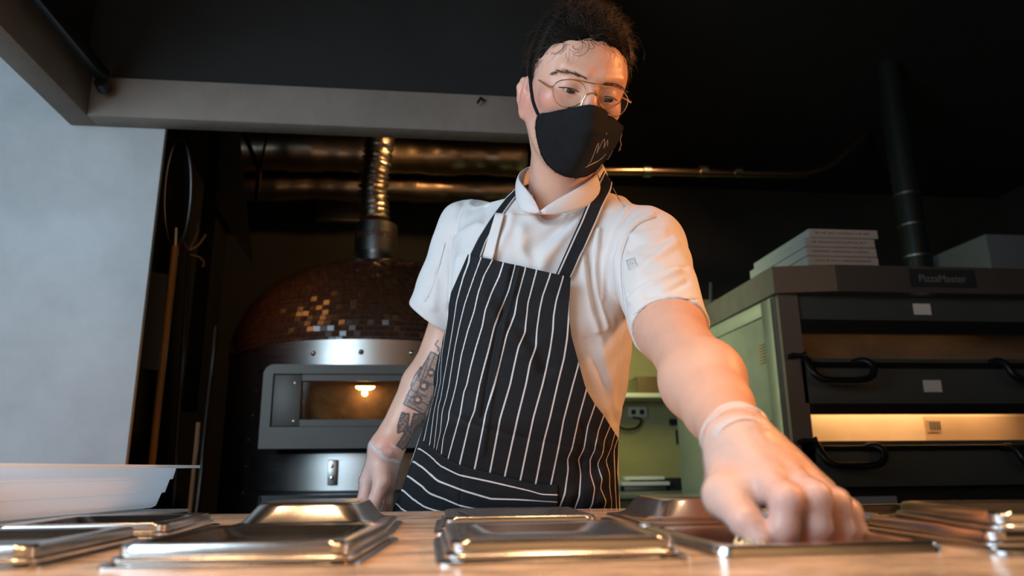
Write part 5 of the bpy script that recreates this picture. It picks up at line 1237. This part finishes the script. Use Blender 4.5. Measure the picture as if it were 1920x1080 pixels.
RB = U1([(1037, 250), (1030, 400), (1025, 540), (1042, 700), (1095, 900), (1145, 1080)])+U2([(1520, 130), (1580, 230), (1650, 320), (1755, 490), (1750, 620), (1745, 740), (1757, 860), (1760, 1035)])+[(1161, 1010)]
na, ma = 190, 230
t = np.linspace(0, 1, na); s = np.linspace(0, 1, ma)
# rows keep the slant of the bib hem at the top and level out at the bottom
LBa, RBa = np.array(LB), np.array(RB)
yl = 477+(1010-477)*t; yr = 520+(1010-520)*t
Lp = np.stack([np.interp(yl, LBa[:, 1], LBa[:, 0]), yl], 1); Rp = np.stack([np.interp(yr, RBa[:, 1], RBa[:, 0]), yr], 1)
G = (1-s)[None, :, None]*Lp[:, None]+s[None, :, None]*Rp[:, None]
keys = sorted(ST); YG = np.linspace(440, 1040, 601); XS = []
for k in keys:
    a = np.array(ST[k]); o = np.argsort(a[:, 1]); a = a[o]; x = np.interp(YG, a[:, 1], a[:, 0])
    below = YG < a[0, 1]
    x = np.convolve(np.pad(x, 4, mode='edge'), np.ones(9)/9, mode='valid'); XS.append(x)
XS = np.array(XS)
for i in range(1, len(keys)): XS[i] = np.maximum(XS[i], XS[i-1]+1.0)
smo = np.array([np.convolve(np.pad(x, 45, mode='edge'), np.ones(91)/91, mode='valid') for x in XS]); wob = XS-smo
Ug = np.empty(G.shape[:2]); Wb = np.empty(G.shape[:2])
for i in range(na):
    for_y = np.clip(((G[i, :, 1]-440)).astype(int), 0, 600)
    for j in range(ma):
        c = XS[:, for_y[j]]; x = G[i, j, 0]
        if x <= c[0]: Ug[i, j] = keys[0]-(c[0]-x)/8
        elif x >= c[-1]: Ug[i, j] = keys[-1]+(x-c[-1])/20
        else: Ug[i, j] = np.interp(x, c, keys)
        Wb[i, j] = np.interp(x, c, wob[:, for_y[j]])
base = Sculpt(); base.add(lambda P: torso(P, 0.004, 0.6), 0.02); base.cap(NB+[0.0, 0.055, -0.035], S_L+[.006, 0, -.012], .062, .058, .05); base.cap(NB+[0.0, 0.055, -0.035], S_R+[-.006, .01, -.012], .062, .060, .05)
Ya = march(base.ev, G[..., 0], G[..., 1], 0.95, 1.40, 70)
print('apron miss', np.isnan(Ya).mean())
# at grazing edges keep the last found depth plus a slope
def fill_rows(Y):
    n, m = Y.shape
    for i in range(n):
        ok = np.nonzero(~np.isnan(Y[i]))[0]
        if len(ok) < 6: continue
        a, b = ok[0], ok[-1]
        for j in range(a-1, -1, -1): Y[i, j] = Y[i, j+1]+0.0012
        for j in range(b+1, m): Y[i, j] = Y[i, j-1]+0.0012
    return fillnan(Y)
Ya = smooth2(fill_rows(Ya), 10)
Ya = np.maximum(Ya, 0) - 0.013 - smooth2(Wb, 3)*0.0011
# a few broad folds: crease under the left arm, waist line, centre press line
def relief(G, lines):
    d = np.zeros(G.shape[:2])
    for pts, w, amp in lines:
        q = spl(pts, 30) if len(pts) > 2 else pts; d += amp*np.exp(-(polydist(G[..., 0], G[..., 1], q)/w)**2)
    return d
rel = relief(G, [([(972, 505), (958, 560), (942, 620), (928, 700), (915, 780), (905, 850)], 5, .004), ([(965, 503), (950, 560), (933, 622), (918, 700), (906, 780)], 7, -.005),
   ([(922, 500), (935, 550), (950, 590)], 16, -.005), ([(955, 595), (985, 620), (1010, 660), (1025, 690)], 14, -.006), ([(900, 560), (930, 600), (965, 640), (1000, 680)], 18, .006),
   ([(820, 755), (840, 775), (900, 800), (960, 815), (1050, 835), (1140, 845)], 4, -.003), ([(1120, 830), (1130, 880), (1125, 940)], 6, .005), ([(1095, 800), (1090, 870), (1080, 950)], 8, -.005)])
Ya = Ya-rel
yedge = lambda x: 1.166-0.061*x+0.004
Pa = at_many(G[..., 0], G[..., 1], Ya)
# the counter edge: keep the cloth behind it
low = np.clip((0.96-Pa[..., 2])/0.05, 0, 1); need = yedge(Pa[..., 0])+0.004; Yb2 = np.where(Ya < need, Ya+(need-Ya)*low, Ya); Ya = smooth2(Yb2, 2)
Pa = at_many(G[..., 0], G[..., 1], Ya); Na = gnormals(Pa)
# hem: thicker along the border
Vap, Fap = solid_grid(Pa-Na*0.0010, 0.0020, Na)
def stripe_mat(name, attr, w=0.055, base=(0.008, 0.0095, 0.0115), lo=None):
    m = M(name, base, 0.8, bump=0.15, bscale=700, Specular_IOR_Level=0.3); nt = m.node_tree; b = nt.nodes['Principled BSDF']
    a = nt.nodes.new('ShaderNodeAttribute'); a.attribute_name = attr
    r = nt.nodes.new('ShaderNodeMath'); r.operation = 'PINGPONG'; r.inputs[1].default_value = 0.5; nt.links.new(a.outputs['Fac'], r.inputs[0])
    c = nt.nodes.new('ShaderNodeMapRange'); c.inputs[1].default_value = w+0.012; c.inputs[2].default_value = w-0.012; nt.links.new(r.outputs[0], c.inputs[0])
    fac = c.outputs[0]
    if lo:
        a2 = nt.nodes.new('ShaderNodeAttribute'); a2.attribute_name = lo; mu = nt.nodes.new('ShaderNodeMath'); mu.operation = 'MULTIPLY'; nt.links.new(fac, mu.inputs[0]); nt.links.new(a2.outputs['Fac'], mu.inputs[1]); fac = mu.outputs[0]
    x = nt.nodes.new('ShaderNodeMix'); x.data_type = 'RGBA'; x.inputs[6].default_value = (*base, 1); x.inputs[7].default_value = (0.66, 0.64, 0.62, 1)
    n = nt.nodes.new('ShaderNodeTexNoise'); n.inputs['Scale'].default_value = 14; q = nt.nodes.new('ShaderNodeMix'); q.data_type = 'RGBA'; q.inputs[6].default_value = (*[v*0.7 for v in base], 1); q.inputs[7].default_value = (*[v*1.5 for v in base], 1); nt.links.new(n.outputs[0], q.inputs['Factor']); nt.links.new(q.outputs[2], x.inputs[6])
    nt.links.new(fac, x.inputs['Factor']); nt.links.new(x.outputs[2], b.inputs['Base Color']); return m
mt_apron = stripe_mat('striped_apron_cloth', 'stripe', 0.052)
u2 = np.concatenate([Ug.ravel()]*2)+20.0
apron = npmesh('apron', Vap, Fap, mt_apron, person, attrs={'stripe': u2})
# pocket with its stripes lying across
pT = U2([(285, 500), (340, 545), (430, 610), (490, 652), (560, 685), (680, 722), (800, 748), (960, 790), (1130, 832), (1300, 838)])
pB = [(728, 1000), (800, 1008), (900, 1010), (1000, 1010), (1045, 1008)]
pL = U2([(285, 500), (225, 640), (180, 760), (130, 880), (65, 1035)])+[(728, 1000)]; pR = U2([(1300, 838), (1302, 930), (1300, 1035)])+[(1045, 1008)]
Gp = coons(pT, pB, pL, pR, 60, 130)
bva = BVHTree.FromPolygons([tuple(v) for v in Pa.reshape(-1, 3)], [tuple(int(i) for i in f) for f in Fap[:(na-1)*(ma-1)]])
Yp = np.full(Gp.shape[:2], np.nan)
for i in range(Gp.shape[0]):
    for j in range(Gp.shape[1]):
        h = cast(bva, *Gp[i, j]); Yp[i, j] = np.nan if h is None else h[1]
Yp = smooth2(fillnan(Yp), 3)-0.0042-relief(Gp, [([(868, 880), (862, 950)], 3, -.0015), ([(730, 760+170), (800, 880), (860, 960)], 14, .003)])
PS = [U2([(240, 480), (340, 540), (430, 600), (560, 670), (800, 730), (1130, 815), (1300, 822)])]+[
 U2([(268, 562), (340, 610), (420, 690), (560, 760), (800, 810), (1090, 880), (1180, 908), (1293, 912)]),
 U2([(222, 658), (310, 720), (400, 805), (600, 880), (800, 940), (1000, 944), (1140, 952), (1300, 962)]),
 U2([(175, 765), (290, 850), (340, 900), (450, 940), (560, 990), (740, 1028), (1300, 1060)]),
 U2([(138, 868), (200, 930), (300, 1000), (385, 1028), (700, 1090), (1300, 1130)]),
 U2([(97, 968), (110, 1000), (155, 1035), (400, 1120), (1300, 1200)]), U2([(60, 1040), (100, 1080), (400, 1180), (1300, 1270)])]
xs_ = np.linspace(715, 1060, 346); YS = np.array([np.interp(xs_, np.array(p)[:, 0], np.array(p)[:, 1]) for p in PS])
YS = np.array([np.convolve(np.pad(y, 5, mode='edge'), np.ones(11)/11, mode='valid') for y in YS])
Up = np.empty(Gp.shape[:2])
for i in range(Gp.shape[0]):
    for j in range(Gp.shape[1]):
        c = YS[:, int(np.clip(Gp[i, j, 0]-715, 0, 345))]; Up[i, j] = np.interp(Gp[i, j, 1], c, np.arange(len(PS)))
msk = np.clip((Up-0.45)*8, 0, 1)*np.clip(1-np.clip(Up-1.6, 0, 1)*np.clip((Gp[..., 0]-985)/25, 0, 1)*1.0, 0, 1)
Pp = at_many(Gp[..., 0], Gp[..., 1], Yp); Vp, Fp = solid_grid(Pp-gnormals(Pp)*0.0006, 0.0016, gnormals(Pp))
pocket = npmesh('apron_pocket', Vp, Fp, stripe_mat('striped_pocket_cloth', 'stripe', 0.060, lo='show'), apron, attrs={'stripe': np.concatenate([Up.ravel()]*2)+10.0, 'show': np.concatenate([msk.ravel()]*2)})
# neck straps
def strap(edgeA, edgeB, Yfun, name, n=40, m=9, thick=0.0020):
    A = spl(edgeA, n); B_ = spl(edgeB, n); s_ = np.linspace(0, 1, m); G = (1-s_)[None, :, None]*A[:, None]+s_[None, :, None]*B_[:, None]
    Y = np.full(G.shape[:2], np.nan)
    for i in range(n):
        for j in range(m):
            h = cast(bvj, *G[i, j]); Y[i, j] = np.nan if h is None else h[1]
    Y = Yfun(smooth2(fillnan(Y), 6), n, m); P_ = at_many(G[..., 0], G[..., 1], Y); N_ = gnormals(P_)
    u = np.tile(s_[None], (n, 1)); return P_, N_, u
mt_strap = stripe_mat('strap_cloth', 'stripe', 0.06)
def build_strap(P_, N_, u, lines, extra=None):
    Vs, Fs = solid_grid(P_, 0.0022, N_); o = npmesh('neck_strap', Vs, Fs, mt_strap, apron, attrs={'stripe': np.concatenate([np.interp(u, [0, 1], lines).ravel()]*2)}); return o
def yR(Y, n, m):
    tgt = np.linspace(0, 1, n)[:, None]; Y = np.minimum.accumulate(Y[::-1], axis=0)[::-1] if False else Y
    return Y-0.004-0.010*np.clip((tgt-0.6)/0.4, 0, 1)
P_, N_, u = strap(C2([(958, 748), (1060, 520), (1160, 300), (1205, 205), (1246, 128)]), C2([(1046, 772), (1130, 600), (1230, 370), (1290, 240), (1296, 200)]), yR, 'r')
build_strap(P_, N_, u, (0.82, 2.06))
P_, N_, u = strap(C2([(444, 640), (500, 530), (560, 435), (605, 372), (660, 300), (718, 238)]), C2([(514, 645), (545, 555), (598, 460), (652, 380), (690, 325), (722, 284)]), lambda Y, n, m: Y-0.004, 'l', 40)
build_strap(P_, N_, u, (0.96, 2.02))
# jacket placket flap lying over the left strap
Vp, Fp = draped_patch(bvj, C2([(604, 383), (652, 387), (585, 660), (528, 640)]), 20, .0075, .0022)
npmesh('front_flap', Vp, Fp, mt_jack, jacket)
print('apron', time.time()-_T)

# ---------------------------------------------------------------- gloves
mt_glove = bpy.data.materials.new('vinyl_glove'); mt_glove.use_nodes = True; nt = mt_glove.node_tree; b = nt.nodes['Principled BSDF']
b.inputs['Base Color'].default_value = (0.85, 0.83, 0.82, 1); b.inputs['Roughness'].default_value = 0.3; b.inputs['Alpha'].default_value = 0.28; b.inputs['Specular IOR Level'].default_value = 0.7
n_ = nt.nodes.new('ShaderNodeTexNoise'); n_.inputs['Scale'].default_value = 45; n_.inputs['Detail'].default_value = 4; n_.inputs['Distortion'].default_value = 1.5; tcn = nt.nodes.new('ShaderNodeTexCoord'); bp2 = nt.nodes.new('ShaderNodeBump'); bp2.inputs['Strength'].default_value = 0.7; bp2.inputs['Distance'].default_value = 0.005
nt.links.new(tcn.outputs['Object'], n_.inputs[0]); nt.links.new(n_.outputs[0], bp2.inputs['Height']); nt.links.new(bp2.outputs[0], b.inputs['Normal'])
def film(m, haze, gl):
    nt = m.node_tree; t = nt.nodes.new('ShaderNodeBsdfTransparent'); g = nt.nodes.new('ShaderNodeBsdfGlossy'); g.inputs['Roughness'].default_value = 0.30
    d = nt.nodes.new('ShaderNodeBsdfDiffuse'); d.inputs[0].default_value = (0.85, 0.83, 0.82, 1); f = nt.nodes.new('ShaderNodeLayerWeight'); f.inputs[0].default_value = gl
    a = nt.nodes.new('ShaderNodeMixShader'); c = nt.nodes.new('ShaderNodeMixShader'); a.inputs[0].default_value = haze
    nt.links.new(t.outputs[0], a.inputs[1]); nt.links.new(d.outputs[0], a.inputs[2]); nt.links.new(a.outputs[0], c.inputs[1]); nt.links.new(g.outputs[0], c.inputs[2])
    nt.links.new(bp2.outputs[0], g.inputs['Normal']); nt.links.new(bp2.outputs[0], f.inputs['Normal']); nt.links.new(f.outputs['Fresnel'], c.inputs[0]); nt.links.new(c.outputs[0], nt.nodes['Material Output'].inputs[0])
mt_cuff = mt_glove.copy()
film(mt_glove, 0.20, 0.10); mt_cuff.name = 'rolled_glove_cuff'; mt_cuff.node_tree.nodes['Principled BSDF'].inputs['Alpha'].default_value = 0.45
def glove(hs_, Wp, axis, lo, hi, wrink):
    g = Sculpt(); g.ops = list(hs_.ops)
    f0 = g.ev; axis = axis/np.linalg.norm(axis)
    g2 = Sculpt()
    def fn(P):
        return f0(P)-0.0016-wrink*np.sin(P[:, 0]*210+2*np.sin(P[:, 2]*130))*np.sin(P[:, 2]*170+2*np.sin(P[:, 1]*150+P[:, 0]*80))
    g2.add(fn, .001); g2.add(lambda P: (P-Wp)@axis, .001, True)
    Vg, Fg = g2.mesh(lo, hi, 0.0024); Vg = relax(Vg, Fg, 2, .4)
    # open the sleeve end of the glove
    dd = (Vg-Wp)@axis; keep = ~(np.abs(dd[Fg]).max(1) < 0.0015); return Vg, Fg[keep]
axR = (W_R-E_R); axL = (W_L-E_L)
Vg, Fg = glove(hand, W_R-axR/np.linalg.norm(axR)*0.004, axR, (0.18, 0.48, 0.86), (0.46, 0.72, 1.04), .0005)
gR = npmesh('glove', Vg, Fg, mt_glove, person)
Vg, Fg = glove(handL, W_L-axL/np.linalg.norm(axL)*0.002, axL, (-0.24, 1.20, 0.76), (0.0, 1.44, 1.06), .0007)
gL = npmesh('glove', Vg, Fg, mt_glove, person)
def cuff(c, ax, r0, r1, L_, seed, par, amp, tilt=0.0, rolls=3):
    ax = ax/np.linalg.norm(ax); u = np.cross(ax, [0, 0, 1.0]); u /= np.linalg.norm(u); w = np.cross(ax, u); mb = MB(); rg2 = np.random.default_rng(seed)
    K = 72; a = np.linspace(0, 2*math.pi, K, endpoint=False); m = 14; vs = []
    ph = rg2.uniform(0, 6.28, 6)
    for i in range(m):
        s_ = i/(m-1)
        ww = sum(math.pow(0.6, k)*np.sin((3+2*k)*a+ph[k]+s_*(2+k)*2.2) for k in range(5))
        r = r0+(r1-r0)*s_+amp*ww*(0.35+0.65*math.sin(math.pi*min(1, s_*1.1)))+amp*1.3*math.sin(s_*math.pi*rolls)
        z = (s_-0.5)*L_+amp*1.6*np.sin(2*a+ph[5])+tilt*np.cos(a)*0.01
        for k in range(K): vs.append(c+ax*z[k]+(u*math.cos(a[k])+w*math.sin(a[k]))*r[k])
    fs = [(i*K+k, i*K+(k+1) % K, (i+1)*K+(k+1) % K, (i+1)*K+k) for i in range(m-1) for k in range(K)]
    mb.add(vs, fs); return mb.build('glove_cuff', mt_cuff, par)
cuff(W_R-axR*0.022, axR, .0318, .0298, .036, 3, gR, .0013)
cuff(W_L-axL*0.005, axL, .0275, .0300, .034, 5, gL, .0021)
# rolled bead on the cuff of the hanging hand
for c0, ax, r_, par, sd in ((W_L-axL*0.06, axL, .029, gL, 2), (W_R-axR*0.055, axR, .0318, gR, 4), (W_L+axL*0.045, axL, .029, gL, 9)):
    ax = ax/np.linalg.norm(ax); u = np.cross(ax, [0, 0, 1.0]); u /= np.linalg.norm(u); w = np.cross(ax, u); rg2 = np.random.default_rng(sd); p_ = rg2.uniform(0, 6, 3)
    pts = [c0+(u*math.cos(a)+w*math.sin(a))*(r_+.0012*math.sin(5*a+p_[0]))+ax*(.004*math.sin(2*a+p_[1])+.002*math.sin(5*a+p_[2])) for a in np.linspace(0, 2*math.pi, 60)]
    MB().tube(pts, 0.0009, 6, caps=False).build('cuff_roll', mt_cuff, par)
# ---------------------------------------------------------------- trousers and shoes (standing behind the counter)
tr = Sculpt(); hx = (sl[0, 1]); hy = 1.335
tr.add(lambda P: np.maximum(torso(P, -0.006, 0.80), P[:, 2]-0.92), .02)
for s_ in (-1, 1):
    tr.cap((hx+s_*.085, hy, .82), (hx+s_*.10, hy-.01, .48), .098, .072, .03); tr.cap((hx+s_*.10, hy-.01, .48), (hx+s_*.115, hy+.02, .085), .072, .058, .02)
tr.add(lambda P: P[:, 2]-0.045 if False else (0.05-P[:, 2])*-1, .001, True)
Vt, Ft = tr.mesh((hx-.35, hy-.3, 0.02), (hx+.35, hy+.3, .98), .008); npmesh('trousers', relax(Vt, Ft, 2), Ft, M('black_trousers', (0.02, 0.02, 0.022), 0.85), person)
for s_ in (-1, 1):
    sh_ = Sculpt(); c = np.array([hx+s_*.118, hy, 0]); sh_.cap(c+[0, .045, .045], c+[s_*.01, -.13, .032], .043, .036, .02); sh_.cap(c+[0, .03, .06], c+[0, .03, .10], .045, .048, .02); sh_.add(lambda P: P[:, 2]-0.001, .001, True)
    Vs, Fs = sh_.mesh(c+[-.1, -.25, -.02], c+[.1, .15, .2], .005); npmesh('shoe', Vs, Fs, M('black_shoe', (0.015, 0.015, 0.015), 0.4), person)
print('done', time.time()-_T)
